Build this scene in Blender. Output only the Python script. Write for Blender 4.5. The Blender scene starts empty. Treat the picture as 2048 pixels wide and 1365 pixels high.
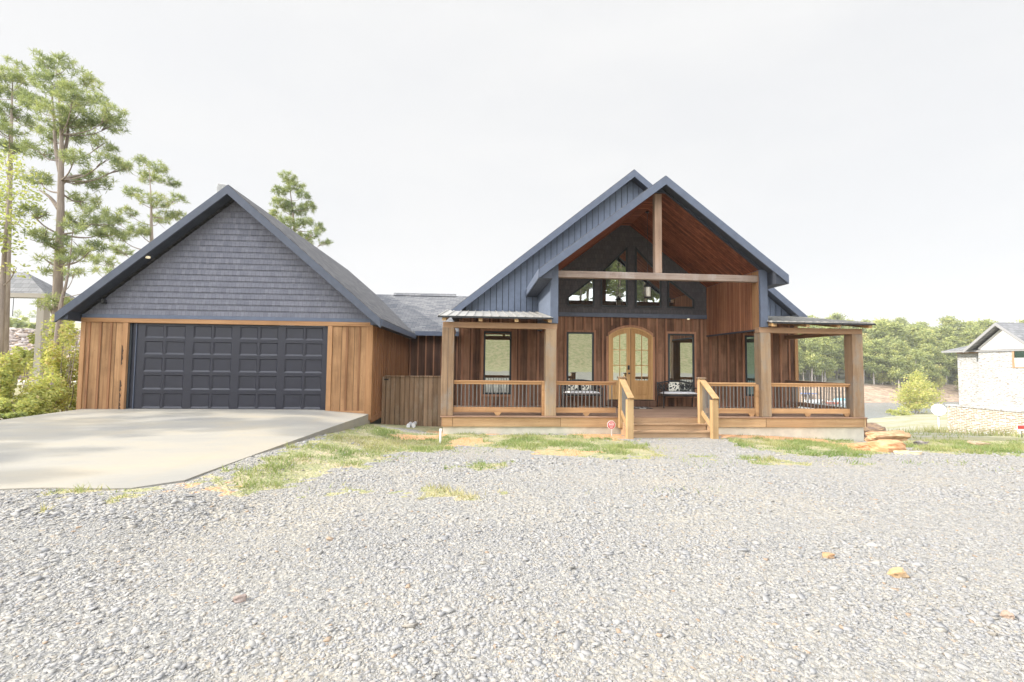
import bpy, math, random
import numpy as np
from math import radians, sin, cos, pi, sqrt
from mathutils import Vector, Matrix

random.seed(7)
RNG = np.random.default_rng(7)
SC = bpy.context.scene
COL = SC.collection

# ------------------------------------------------------------------ camera
F_PX = 910.2
TH, PH, RO = radians(4.0), radians(2.9), 0.0114
CAM = Vector((0, 0, 2.05))
fw = Vector((sin(TH) * cos(PH), cos(TH) * cos(PH), sin(PH)))
r0 = Vector((cos(TH), -sin(TH), 0))
u0 = r0.cross(fw)
rt = r0 * cos(RO) + u0 * sin(RO)
up = -r0 * sin(RO) + u0 * cos(RO)
cd = bpy.data.cameras.new('camera')
cd.lens, cd.sensor_width, cd.sensor_fit = 16.0, 36.0, 'HORIZONTAL'
cd.clip_start, cd.clip_end = 0.1, 3000
cam = bpy.data.objects.new('camera', cd)
COL.objects.link(cam)
cam.matrix_world = Matrix(((rt.x, up.x, -fw.x, CAM.x), (rt.y, up.y, -fw.y, CAM.y), (rt.z, up.z, -fw.z, CAM.z), (0, 0, 0, 1)))
SC.camera = cam


def at(px, py, Y):
    """point at depth Y seen at photo pixel (px, py)"""
    d = fw + rt * ((px - 1024) / F_PX) - up * ((py - 682.5) / F_PX)
    return CAM + d * ((Y - CAM.y) / d.y)


# ------------------------------------------------------------------ light
SUN_EL, SUN_AZ = radians(31), radians(-3)          # from the left, along the facade
sun_dir = Vector((-cos(SUN_AZ) * cos(SUN_EL), sin(SUN_AZ) * cos(SUN_EL), sin(SUN_EL)))
w = bpy.data.worlds.new('World')
SC.world = w
w.use_nodes = True
nt = w.node_tree
nt.nodes.clear()
out = nt.nodes.new('ShaderNodeOutputWorld')
bg = nt.nodes.new('ShaderNodeBackground')
bg.inputs['Strength'].default_value = 0.1
sky = nt.nodes.new('ShaderNodeTexSky')
sky.sky_type = 'NISHITA'
sky.sun_disc = False
sky.sun_elevation = SUN_EL
sky.sun_rotation = radians(-90)
sky.dust_density = 3.0
tc = nt.nodes.new('ShaderNodeTexCoord')
nz = nt.nodes.new('ShaderNodeTexNoise')
nz.inputs['Scale'].default_value = 2.2
nz.inputs['Detail'].default_value = 5
mp = nt.nodes.new('ShaderNodeMapping')
mp.inputs['Scale'].default_value = (1, 1, 3)
nt.links.new(tc.outputs['Generated'], mp.inputs['Vector'])
nt.links.new(mp.outputs['Vector'], nz.inputs['Vector'])
# thin bright overcast: dimmer ahead and low, brighter overhead and behind
dt = nt.nodes.new('ShaderNodeVectorMath')
dt.operation = 'DOT_PRODUCT'
dt.inputs[1].default_value = (-0.25, -0.62, 0.74)
nt.links.new(tc.outputs['Generated'], dt.inputs[0])
mr = nt.nodes.new('ShaderNodeMapRange')
mr.inputs['From Min'].default_value = 0.25
mr.inputs['From Max'].default_value = 0.9
mr.inputs['To Min'].default_value = 0.0
mr.inputs['To Max'].default_value = 1.0
nt.links.new(dt.outputs['Value'], mr.inputs['Value'])
cl = nt.nodes.new('ShaderNodeMix')
cl.data_type = 'RGBA'
cl.inputs[6].default_value = (5.45, 5.46, 5.48, 1)
cl.inputs[7].default_value = (24.0, 24.6, 25.6, 1)
nt.links.new(mr.outputs['Result'], cl.inputs[0])
rmp = nt.nodes.new('ShaderNodeMapRange')
rmp.inputs['From Min'].default_value = 0.35
rmp.inputs['From Max'].default_value = 0.65
rmp.inputs['To Min'].default_value = 0.91
rmp.inputs['To Max'].default_value = 0.99
nt.links.new(nz.outputs['Fac'], rmp.inputs['Value'])
mx = nt.nodes.new('ShaderNodeMix')
mx.data_type = 'RGBA'
nt.links.new(rmp.outputs['Result'], mx.inputs[0])
nt.links.new(sky.outputs['Color'], mx.inputs[6])
nt.links.new(cl.outputs[2], mx.inputs[7])
nt.links.new(mx.outputs[2], bg.inputs['Color'])
nt.links.new(bg.outputs['Background'], out.inputs['Surface'])

sd = bpy.data.lights.new('sun', 'SUN')
sd.energy = 3.6
sd.angle = radians(0.6)
sd.color = (1.0, 0.93, 0.80)
sun = bpy.data.objects.new('sun', sd)
COL.objects.link(sun)
sun.rotation_euler = sun_dir.to_track_quat('Z', 'Y').to_euler()
sun.location = sun_dir * 60

SC.view_settings.view_transform = 'Standard'
SC.view_settings.look = 'None'
SC.view_settings.exposure = 0.75
SC.view_settings.gamma = 1.0
SC.render.engine = 'CYCLES'
SC.cycles.use_denoising = True
SC.cycles.denoising_prefilter = 'ACCURATE'
SC.cycles.denoising_input_passes = 'RGB_ALBEDO_NORMAL'
SC.cycles.max_bounces = 8
SC.cycles.diffuse_bounces = 4
SC.cycles.transparent_max_bounces = 8
SC.cycles.sample_clamp_indirect = 4


# ------------------------------------------------------------------ node helpers
class NT:
    def __init__(s, name):
        s.m = bpy.data.materials.new(name)
        s.m.use_nodes = True
        s.t = s.m.node_tree
        s.t.nodes.clear()
        s.out = s.t.nodes.new('ShaderNodeOutputMaterial')
        s.p = s.t.nodes.new('ShaderNodeBsdfPrincipled')
        s.t.links.new(s.p.outputs[0], s.out.inputs['Surface'])
        s.p.inputs['Roughness'].default_value = 0.7
        s.p.inputs['Specular IOR Level'].default_value = 0.3

    def n(s, kind, **kw):
        nd = s.t.nodes.new('ShaderNode' + kind)
        for k, v in kw.items():
            setattr(nd, k, v)
        return nd

    def l(s, a, b):
        s.t.links.new(a, b)

    def set(s, sock, v):
        if isinstance(v, bpy.types.NodeSocket):
            s.l(v, sock)
        else:
            sock.default_value = v

    def coord(s, kind='Object'):
        return s.n('TexCoord').outputs[kind]

    def sep(s, v):
        return s.wrap(s.n('SeparateXYZ'), v).outputs

    def wrap(s, nd, v, i=0):
        s.set(nd.inputs[i], v)
        return nd

    def math(s, op, a, b=0.0, c=None, clamp=False):
        nd = s.n('Math', operation=op, use_clamp=clamp)
        s.set(nd.inputs[0], a)
        s.set(nd.inputs[1], b)
        if c is not None:
            s.set(nd.inputs[2], c)
        return nd.outputs[0]

    def vec(s, x, y, z):
        nd = s.n('CombineXYZ')
        for i, v in enumerate((x, y, z)):
            s.set(nd.inputs[i], v)
        return nd.outputs[0]

    def map(s, v, scale=(1, 1, 1), loc=(0, 0, 0), rot=(0, 0, 0)):
        nd = s.n('Mapping')
        s.set(nd.inputs['Vector'], v)
        nd.inputs['Scale'].default_value = scale
        nd.inputs['Location'].default_value = loc
        nd.inputs['Rotation'].default_value = rot
        return nd.outputs[0]

    def noise(s, v, scale, detail=4, rough=0.55):
        nd = s.n('TexNoise')
        s.set(nd.inputs['Vector'], v)
        nd.inputs['Scale'].default_value = scale
        nd.inputs['Detail'].default_value = detail
        nd.inputs['Roughness'].default_value = rough
        return nd.outputs['Fac']

    def white(s, x):
        nd = s.n('TexWhiteNoise', noise_dimensions='1D')
        s.set(nd.inputs['W'], x)
        return nd.outputs['Value']

    def ramp(s, fac, stops):
        nd = s.n('ValToRGB')
        s.set(nd.inputs[0], fac)
        e = nd.color_ramp.elements
        while len(e) < len(stops):
            e.new(0.5)
        for i, (p, c) in enumerate(stops):
            e[i].position = p
            e[i].color = (*c, 1) if len(c) == 3 else c
        return nd.outputs[0]

    def mix(s, fac, a, b, mode='MIX'):
        nd = s.n('Mix', data_type='RGBA', blend_type=mode)
        s.set(nd.inputs[0], fac)
        for i, v in ((6, a), (7, b)):
            s.set(nd.inputs[i], v if isinstance(v, bpy.types.NodeSocket) else (*v, 1))
        return nd.outputs[2]

    def rng(s, v, a, b, c, d):
        nd = s.n('MapRange')
        s.set(nd.inputs['Value'], v)
        for k, x in zip(('From Min', 'From Max', 'To Min', 'To Max'), (a, b, c, d)):
            nd.inputs[k].default_value = x
        return nd.outputs[0]

    def bump(s, h, strength=0.4, dist=0.01):
        nd = s.n('Bump')
        nd.inputs['Strength'].default_value = strength
        nd.inputs['Distance'].default_value = dist
        s.set(nd.inputs['Height'], h)
        s.l(nd.outputs[0], s.p.inputs['Normal'])

    def color(s, c):
        s.set(s.p.inputs['Base Color'], c if isinstance(c, bpy.types.NodeSocket) else (*c, 1))

    def rough(s, r):
        s.set(s.p.inputs['Roughness'], r)


def paint(name, c, rough=0.5, var=0.12, spec=0.3, metal=0.0, scale=6):
    k = NT(name)
    o = k.coord()
    f = k.noise(o, scale, 5)
    k.color(k.mix(k.rng(f, 0.3, 0.7, 0, 1), tuple(x * (1 - var) for x in c), tuple(min(1, x * (1 + var)) for x in c)))
    k.rough(k.rng(k.noise(o, scale * 4, 3), 0.3, 0.7, rough - 0.08, rough + 0.08))
    k.p.inputs['Specular IOR Level'].default_value = spec
    k.p.inputs['Metallic'].default_value = metal
    return k.m


def wood(name, dark, light, plank=None, width=0.15, grain='Z', blotch=0.35, rough=0.8, knots=True, weather=None):
    """sawn timber; plank = axis across the boards (None: one timber), grain = axis along the fibres"""
    k = NT(name)
    o = k.coord()
    s = k.sep(o)
    if plank:
        u = k.math('DIVIDE', s['XYZ'.index(plank)], width)
        idn = k.white(k.math('FLOOR', u))
    else:
        idn = k.n('ObjectInfo').outputs['Random']
    sc = [38, 38, 38]
    sc['XYZ'.index(grain)] = 1.6
    off = k.n('VectorMath', operation='ADD')
    k.l(o, off.inputs[0])
    sh = k.math('MULTIPLY', idn, 37.0)
    k.l(k.vec(sh, sh, sh), off.inputs[1])
    v = k.map(off.outputs[0], tuple(sc))
    g = k.noise(v, 1.0, 6, 0.6)
    sc2 = [x / 5 for x in sc]
    g2 = k.noise(k.map(off.outputs[0], tuple(sc2)), 1.0, 3, 0.5)
    b = k.noise(off.outputs[0], 1.1, 4, 0.6)
    f = k.math('ADD', k.math('MULTIPLY', k.rng(g, 0.32, 0.68, 0, 1), 0.36), k.math('MULTIPLY', k.rng(g2, 0.34, 0.66, 0, 1), 0.44))
    f = k.math('ADD', f, k.math('MULTIPLY', k.math('SUBTRACT', idn, 0.28), 0.50), clamp=True)
    c = k.mix(f, dark, light)
    c = k.mix(k.rng(b, 0.45, 0.75, 0, blotch), c, tuple(x * 0.42 for x in dark))
    if weather:
        b2 = k.noise(k.map(off.outputs[0], (1.5, 1.5, 0.7)), 1.7, 5, 0.65)
        c = k.mix(k.rng(b2, 0.5, 0.72, 0, 0.75), c, weather)
    if knots:
        vs = [3.2, 3.2, 3.2]
        vs['XYZ'.index(grain)] = 1.3
        vo = k.n('TexVoronoi')
        k.l(k.map(off.outputs[0], tuple(vs)), vo.inputs['Vector'])
        kn = k.rng(vo.outputs['Distance'], 0.05, 0.10, 0.75, 0)
        c = k.mix(kn, c, tuple(x * 0.35 for x in dark))
    if plank:
        fr = k.math('FRACT', u)
        ed = k.math('MINIMUM', fr, k.math('SUBTRACT', 1.0, fr))
        gap = k.rng(ed, 0.0, 0.010 / width, 1, 0)
        c = k.mix(gap, c, tuple(x * 0.25 for x in dark))
        h = k.math('SUBTRACT', k.math('MULTIPLY', g, 0.35), k.math('MULTIPLY', gap, 1.5))
    else:
        h = k.math('MULTIPLY', g, 0.35)
    k.color(c)
    k.rough(rough)
    k.p.inputs['Specular IOR Level'].default_value = 0.2
    k.bump(h, 0.55, 0.012)
    return k.m


def bricks(name, u, v, c1, c2, mortar, bw, bh, ms=0.01, white=None, tilt=1.0, bump=0.5, rough=0.85):
    k = NT(name)
    o = k.coord()
    s = k.sep(o)
    vv = k.vec(s['XYZ'.index(u)], k.math('MULTIPLY', s['XYZ'.index(v)], tilt), 0.0)
    b = k.n('TexBrick')
    b.inputs['Scale'].default_value = 1
    b.inputs['Brick Width'].default_value = bw
    b.inputs['Row Height'].default_value = bh
    b.inputs['Mortar Size'].default_value = ms
    b.inputs['Mortar Smooth'].default_value = 0.3
    b.inputs['Color1'].default_value = (*c1, 1)
    b.inputs['Color2'].default_value = (*c2, 1)
    b.inputs['Mortar'].default_value = (*mortar, 1)
    k.l(vv, b.inputs['Vector'])
    c = b.outputs['Color']
    n = k.noise(o, 9, 5)
    c = k.mix(k.rng(n, 0.35, 0.7, 0, 0.35), c, tuple(x * 0.6 for x in c1))
    if white:
        # whole patches of bricks left limewashed
        q = k.n('TexVoronoi')
        k.l(k.map(vv, white[1]), q.inputs['Vector'])
        wq = k.math('GREATER_THAN', k.sep(q.outputs['Color'])[0], white[2])
        c = k.mix(wq, c, white[0])
    k.color(c)
    k.rough(rough)
    k.bump(k.math('ADD', k.math('MULTIPLY', b.outputs['Fac'], -1.0), k.math('MULTIPLY', n, 0.6)), bump, 0.012)
    return k.m


def leafy(name, stops, trans=0.35):
    k = NT(name)
    a = k.n('Attribute', attribute_name='tint')
    c = k.ramp(a.outputs['Fac'], stops)
    k.color(c)
    k.rough(0.65)
    tr = k.n('BsdfTranslucent')
    k.l(k.mix(0.5, c, (0.45, 0.5, 0.10), 'MIX'), tr.inputs['Color'])
    mxs = k.n('MixShader')
    mxs.inputs[0].default_value = trans
    k.l(k.p.outputs[0], mxs.inputs[1])
    k.l(tr.outputs[0], mxs.inputs[2])
    k.l(mxs.outputs[0], k.out.inputs['Surface'])
    return k.m


# ------------------------------------------------------------------ materials
M = {}
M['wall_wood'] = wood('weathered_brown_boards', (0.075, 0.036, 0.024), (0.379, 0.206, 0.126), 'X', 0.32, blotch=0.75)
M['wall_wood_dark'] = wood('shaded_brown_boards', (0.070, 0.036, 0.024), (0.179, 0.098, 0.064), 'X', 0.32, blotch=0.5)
M['tan_wood'] = wood('tan_cedar_boards', (0.165, 0.082, 0.038), (0.47, 0.275, 0.14), 'X', 0.34, blotch=0.5)
M['tan_side'] = wood('tan_cedar_side_boards', (0.20, 0.09, 0.04), (0.38, 0.19, 0.09), 'Y', 0.30, blotch=0.3)
M['batten'] = wood('cedar_batten', (0.16, 0.075, 0.036), (0.36, 0.185, 0.095), None, grain='Z', knots=False)
M['batten_dark'] = wood('brown_batten', (0.222, 0.105, 0.064), (0.553, 0.291, 0.175), None, grain='Z', knots=False)
M['trim_wood'] = wood('cedar_trim', (0.275, 0.142, 0.065), (0.506, 0.295, 0.154), None, grain='X')
M['trim_wood_v'] = wood('cedar_trim_upright', (0.25, 0.125, 0.055), (0.45, 0.255, 0.13), None, grain='Z')
M['post'] = wood('weathered_timber_post', (0.209, 0.131, 0.079), (0.418, 0.300, 0.192), None, grain='Z', weather=(0.246, 0.242, 0.224))
M['beam'] = wood('weathered_timber_beam', (0.289, 0.174, 0.105), (0.491, 0.325, 0.210), None, grain='X')
M['grey_beam'] = wood('silvered_timber_beam', (0.206, 0.150, 0.122), (0.449, 0.356, 0.300), None, grain='X', weather=(0.374, 0.328, 0.300))
M['grey_post'] = wood('silvered_timber_king_post', (0.178, 0.101, 0.068), (0.445, 0.310, 0.225), None, grain='Z', weather=(0.374, 0.293, 0.249))
M['rail'] = wood('stained_rail', (0.346, 0.183, 0.089), (0.604, 0.367, 0.187), None, grain='X')
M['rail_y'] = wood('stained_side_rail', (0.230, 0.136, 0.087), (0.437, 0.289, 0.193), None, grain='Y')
M['fascia_wood'] = wood('deck_fascia_board', (0.367, 0.224, 0.116), (0.579, 0.402, 0.231), 'X', 2.9, grain='X')
M['deck'] = wood('deck_boards', (0.230, 0.142, 0.095), (0.446, 0.297, 0.209), 'Y', 0.14, grain='X', knots=False)
M['step'] = wood('treated_step_board', (0.299, 0.190, 0.109), (0.506, 0.345, 0.213), None, grain='X')
M['step_post'] = wood('fresh_treated_post', (0.336, 0.204, 0.093), (0.528, 0.361, 0.194), None, grain='Z')
M['gate'] = wood('gate_boards', (0.149, 0.094, 0.055), (0.333, 0.224, 0.144), 'X', 0.14, weather=(0.287, 0.230, 0.172))
M['ceiling'] = wood('stained_ceiling_boards', (0.135, 0.042, 0.023), (0.411, 0.142, 0.069), 'Y', 0.11, grain='X', blotch=0.6)
M['panel_wood'] = wood('stained_side_panel', (0.203, 0.078, 0.038), (0.487, 0.221, 0.115), 'Y', 0.11, grain='Z', blotch=0.4)
M['door_wood'] = wood('honey_door_timber', (0.40, 0.215, 0.085), (0.66, 0.41, 0.185), None, grain='Z', knots=False, blotch=0.1, rough=0.5)
M['slate'] = paint('slate_board_siding', (0.139, 0.168, 0.230), 0.6, 0.10)
M['slate_trim'] = paint('slate_trim_paint', (0.104, 0.124, 0.172), 0.5, 0.10)
M['garage_trim'] = paint('dark_slate_rake_paint', (0.075, 0.086, 0.115), 0.5, 0.12)
M['soffit'] = paint('dark_soffit_paint', (0.039, 0.045, 0.061), 0.6, 0.12)
M['dark_trim'] = paint('dark_frame_paint', (0.034, 0.041, 0.048), 0.45, 0.12)
M['garage_door'] = paint('charcoal_steel_door', (0.017, 0.018, 0.030), 0.38, 0.10, 0.5)
M['metal_black'] = paint('black_metal', (0.018, 0.019, 0.022), 0.4, 0.15, 0.5)
M['baluster'] = paint('grey_metal_baluster', (0.15, 0.145, 0.14), 0.35, 0.15, 0.6)
M['concrete'] = paint('concrete_foundation', (0.575, 0.546, 0.465), 0.85, 0.16, 0.2, 0, 3)
M['white'] = paint('white_paint', (0.78, 0.78, 0.77), 0.5, 0.04)
M['cushion'] = paint('white_cushion_fabric', (0.76, 0.76, 0.78), 0.9, 0.05)
M['metal_roof'] = paint('galvanised_roof_sheet', (0.364, 0.354, 0.332), 0.42, 0.12, 0.5, 0.25, 4)
M['shake'] = bricks('slate_shake_siding', 'X', 'Z', (0.138, 0.143, 0.176), (0.181, 0.183, 0.217), (0.052, 0.054, 0.068), 0.10, 0.158, 0.003, bump=0.35, rough=0.75)
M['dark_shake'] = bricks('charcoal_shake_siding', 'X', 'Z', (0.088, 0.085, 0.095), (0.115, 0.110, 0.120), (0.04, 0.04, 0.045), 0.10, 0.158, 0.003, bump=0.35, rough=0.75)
M['shingle_y'] = bricks('roof_shingles_side', 'Y', 'X', (0.105, 0.105, 0.112), (0.185, 0.18, 0.18), (0.055, 0.055, 0.06), 0.30, 0.14, 0.008, tilt=1.3)
M['shingle_x'] = bricks('roof_shingles_front', 'X', 'Y', (0.115, 0.12, 0.135), (0.22, 0.22, 0.225), (0.055, 0.057, 0.065), 0.30, 0.14, 0.008, tilt=1.12)
M['white_brick_x'] = bricks('limewashed_brick_front', 'X', 'Z', (0.489, 0.550, 0.620), (0.528, 0.621, 0.734), (0.528, 0.621, 0.744), 0.21, 0.075, 0.012, white=((0.277, 0.267, 0.241), (2.4, 13.3, 1), 0.80))
M['white_brick_y'] = bricks('limewashed_brick_side', 'Y', 'Z', (0.448, 0.452, 0.455), (0.485, 0.509, 0.541), (0.485, 0.509, 0.548), 0.21, 0.075, 0.012, white=((0.256, 0.219, 0.177), (2.4, 13.3, 1), 0.80))
M['tan_brick'] = bricks('tan_brick_wall', 'Y', 'Z', (0.295, 0.220, 0.151), (0.427, 0.347, 0.259), (0.608, 0.639, 0.628), 0.21, 0.075, 0.013, white=((0.656, 0.731, 0.799), (1.5, 6.7, 1), 0.90))
M['white_stucco'] = paint('white_gable_board', (0.782, 0.772, 0.752), 0.8, 0.04)
M['grey_roof'] = bricks('neighbour_shingles', 'X', 'Y', (0.180, 0.184, 0.194), (0.270, 0.270, 0.279), (0.108, 0.108, 0.113), 0.3, 0.16, 0.008, tilt=1.1)
M['bark'] = wood('pine_bark', (0.20, 0.158, 0.135), (0.43, 0.36, 0.31), None, grain='Z', knots=False)
M['dark_bark'] = paint('dark_waney_bark', (0.075, 0.045, 0.028), 0.9, 0.3)
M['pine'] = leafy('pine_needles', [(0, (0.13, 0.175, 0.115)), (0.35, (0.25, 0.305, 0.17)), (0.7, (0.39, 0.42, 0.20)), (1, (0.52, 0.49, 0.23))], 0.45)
M['leaf'] = leafy('shrub_leaves', [(0, (0.26, 0.31, 0.13)), (0.35, (0.48, 0.52, 0.18)), (0.75, (0.70, 0.64, 0.22)), (1, (0.72, 0.54, 0.32))], 0.55)
M['far_leaf'] = leafy('far_tree_leaves', [(0, (0.17, 0.21, 0.12)), (0.45, (0.38, 0.42, 0.17)), (0.85, (0.60, 0.58, 0.22)), (1, (0.64, 0.54, 0.24))], 0.4)
M['grass'] = leafy('grass_blades', [(0, (0.14, 0.22, 0.07)), (0.5, (0.26, 0.31, 0.12)), (0.8, (0.42, 0.39, 0.19)), (1, (0.50, 0.44, 0.28))], 0.3)


def glass_mat(name, tint=(0.8, 0.84, 0.8), fac=0.62, base=(0.012, 0.014, 0.016)):
    k = NT(name)
    k.color(base)
    k.rough(0.15)
    g = k.n('BsdfGlossy')
    g.inputs['Color'].default_value = (*tint, 1)
    g.inputs['Roughness'].default_value = 0.0
    b = k.n('Bump')
    b.inputs['Strength'].default_value = 0.02
    b.inputs['Distance'].default_value = 0.02
    k.l(k.noise(k.coord(), 2.5, 2), b.inputs['Height'])
    k.l(b.outputs[0], g.inputs['Normal'])
    m = k.n('MixShader')
    m.inputs[0].default_value = fac
    k.l(k.p.outputs[0], m.inputs[1])
    k.l(g.outputs[0], m.inputs[2])
    k.l(m.outputs[0], k.out.inputs['Surface'])
    return k.m


M['glass'] = glass_mat('window_glass')
M['glass_dark'] = glass_mat('teal_reflection_glass', (0.30, 0.42, 0.42), 0.5, (0.02, 0.045, 0.05))  # dark teal of the reflection is put into the glass colour
M['glass_door'] = glass_mat('frosted_door_glass', (0.88, 0.92, 0.82), 0.7, (0.05, 0.055, 0.045))


def lamp_glass():
    k = NT('ribbed_lantern_glass')
    x = k.sep(k.coord())[0]
    k.color(k.mix(k.rng(k.noise(k.map(k.coord(), (60, 60, 1)), 1, 2), 0.35, 0.65, 0, 1), (0.55, 0.51, 0.44), (0.80, 0.76, 0.68)))
    k.rough(0.2)
    return k.m


def pattern_fabric():
    k = NT('damask_pillow_fabric')
    v = k.n('TexVoronoi', feature='DISTANCE_TO_EDGE')
    o = k.coord()
    k.l(k.map(o, (11, 4, 9)), v.inputs['Vector'])
    v.inputs['Scale'].default_value = 1.0
    n = k.noise(o, 22, 3)
    f = k.math('GREATER_THAN', k.math('ADD', v.outputs['Distance'], k.math('MULTIPLY', k.math('SUBTRACT', n, 0.5), 0.7)), 0.17)
    k.color(k.mix(f, (0.74, 0.72, 0.63), (0.02, 0.025, 0.035)))
    k.rough(0.9)
    return k.m


M['lamp_glass'] = lamp_glass()
M['pillow'] = pattern_fabric()


# ------------------------------------------------------------------ object helpers
def tag(o, label=None, cat=None, group=None, kind=None):
    for k, v in (('label', label), ('category', cat), ('group', group), ('kind', kind)):
        if v:
            o[k] = v
    return o


def wloc(o):
    v = Vector((0, 0, 0))
    while o:
        v += o.location
        o = o.parent
    return v


def empty(name, loc, label=None, cat=None, group=None):
    o = bpy.data.objects.new(name, None)
    o.location = loc
    o.empty_display_size = 0.2
    COL.objects.link(o)
    return tag(o, label, cat, group)


class MB:
    """collects shapes given in world coordinates; build() links them as one mesh object"""

    def __init__(s):
        s.v, s.f = [], []

    def poly(s, pts, faces):
        b = len(s.v)
        s.v += [tuple(p) for p in pts]
        s.f += [tuple(b + i for i in f) for f in faces]
        return s

    def box(s, x0, x1, y0, y1, z0, z1):
        return s.poly([(x0, y0, z0), (x1, y0, z0), (x1, y1, z0), (x0, y1, z0), (x0, y0, z1), (x1, y0, z1), (x1, y1, z1), (x0, y1, z1)],
                      [(0, 3, 2, 1), (4, 5, 6, 7), (0, 1, 5, 4), (1, 2, 6, 5), (2, 3, 7, 6), (3, 0, 4, 7)])

    def prism(s, poly, axis, a, b):
        """extrude a 2-D polygon: axis 'Y' takes (x,z), 'X' takes (y,z), 'Z' takes (x,y)"""
        n = len(poly)
        mk = {'Y': lambda p, t: (p[0], t, p[1]), 'X': lambda p, t: (t, p[0], p[1]), 'Z': lambda p, t: (p[0], p[1], t)}[axis]
        pts = [mk(p, a) for p in poly] + [mk(p, b) for p in poly]
        fs = [tuple(range(n)), tuple(range(2 * n - 1, n - 1, -1))]
        fs += [(i, i + n, (i + 1) % n + n, (i + 1) % n) for i in range(n)]
        return s.poly(pts, fs)

    def bar(s, p, q, wd, ht, upv=(0, 0, 1)):
        p, q = Vector(p), Vector(q)
        d = (q - p).normalized()
        u = Vector(upv)
        if abs(d.dot(u)) > 0.99:
            u = Vector((0, 1, 0))
        r = d.cross(u).normalized()
        u = r.cross(d)
        pts = []
        for c in (p, q):
            for a, b in ((-1, -1), (1, -1), (1, 1), (-1, 1)):
                pts.append(c + r * (a * wd / 2) + u * (b * ht / 2))
        return s.poly(pts, [(0, 1, 2, 3), (7, 6, 5, 4), (0, 4, 5, 1), (1, 5, 6, 2), (2, 6, 7, 3), (3, 7, 4, 0)])

    def tube(s, pts, rad, n=8, cap=True):
        pts = [Vector(p) for p in pts]
        if not hasattr(rad, '__len__'):
            rad = [rad] * len(pts)
        b = len(s.v)
        ref = Vector((0.31, 0.95, 0.05))
        for i, p in enumerate(pts):
            d = (pts[min(i + 1, len(pts) - 1)] - pts[max(i - 1, 0)]).normalized()
            r = d.cross(ref)
            if r.length < 1e-3:
                r = d.cross(Vector((0, 0, 1)))
            r.normalize()
            u = r.cross(d)
            for j in range(n):
                a = 2 * pi * j / n
                s.v.append(tuple(p + r * (cos(a) * rad[i]) + u * (sin(a) * rad[i])))
        for i in range(len(pts) - 1):
            for j in range(n):
                k = (j + 1) % n
                s.f.append((b + i * n + j, b + i * n + k, b + (i + 1) * n + k, b + (i + 1) * n + j))
        if cap:
            s.f.append(tuple(b + j for j in range(n - 1, -1, -1)))
            e = b + (len(pts) - 1) * n
            s.f.append(tuple(e + j for j in range(n)))
        return s

    def lathe(s, c, prof, n=20):
        b = len(s.v)
        for r, z in prof:
            for j in range(n):
                a = 2 * pi * j / n
                s.v.append((c[0] + r * cos(a), c[1] + r * sin(a), c[2] + z))
        for i in range(len(prof) - 1):
            for j in range(n):
                k = (j + 1) % n
                s.f.append((b + i * n + j, b + i * n + k, b + (i + 1) * n + k, b + (i + 1) * n + j))
        s.f.append(tuple(b + j for j in range(n - 1, -1, -1)))
        e = b + (len(prof) - 1) * n
        s.f.append(tuple(e + j for j in range(n)))
        return s

    def build(s, name, mat, parent=None, bevel=0.0, smooth=False, base=None):
        off = wloc(parent) if parent else (Vector(base) if base else Vector((0, 0, 0)))
        me = bpy.data.meshes.new(name)
        me.from_pydata([(x - off.x, y - off.y, z - off.z) for x, y, z in s.v], [], s.f)
        import bmesh
        bm = bmesh.new()
        bm.from_mesh(me)
        bmesh.ops.recalc_face_normals(bm, faces=bm.faces)
        bm.to_mesh(me)
        bm.free()
        me.materials.append(mat)
        if smooth:
            me.polygons.foreach_set('use_smooth', [True] * len(me.polygons))
        o = bpy.data.objects.new(name, me)
        if parent:
            o.parent = parent
        else:
            o.location = off
        COL.objects.link(o)
        if bevel:
            m = o.modifiers.new('bevel', 'BEVEL')
            m.width = bevel
            m.segments = 2
            m.limit_method = 'ANGLE'
        return o


def np_mesh(name, V, Fc, mat, tint=None, parent=None, col=None, base=None, smooth=False):
    """V (n,3) float, Fc (m,k) int"""
    V = np.asarray(V, np.float32)
    off = wloc(parent) if parent else (Vector(base) if base is not None else Vector((0, 0, 0)))
    V = V - np.array(off, np.float32)
    m, k = Fc.shape
    me = bpy.data.meshes.new(name)
    me.vertices.add(len(V))
    me.vertices.foreach_set('co', V.ravel())
    me.loops.add(m * k)
    me.loops.foreach_set('vertex_index', Fc.astype(np.int32).ravel())
    me.polygons.add(m)
    me.polygons.foreach_set('loop_start', np.arange(0, m * k, k, dtype=np.int32))
    me.polygons.foreach_set('loop_total', np.full(m, k, np.int32))
    if smooth:
        me.polygons.foreach_set('use_smooth', np.ones(m, bool))
    if tint is not None:
        a = me.attributes.new('tint', 'FLOAT', 'POINT')
        a.data.foreach_set('value', np.asarray(tint, np.float32))
    if col is not None:
        a = me.attributes.new('tone', 'FLOAT_COLOR', 'POINT')
        c4 = np.ones((len(V), 4), np.float32)
        c4[:, :3] = col
        a.data.foreach_set('color', c4.ravel())
    me.update(calc_edges=True)
    me.materials.append(mat)
    o = bpy.data.objects.new(name, me)
    if parent:
        o.parent = parent
    else:
        o.location = off
    COL.objects.link(o)
    return o


def copy_tree(o, parent=None):
    c = o.copy()
    COL.objects.link(c)
    if parent:
        c.parent = parent
    for ch in list(o.children):
        copy_tree(ch, c)
    return c


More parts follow.
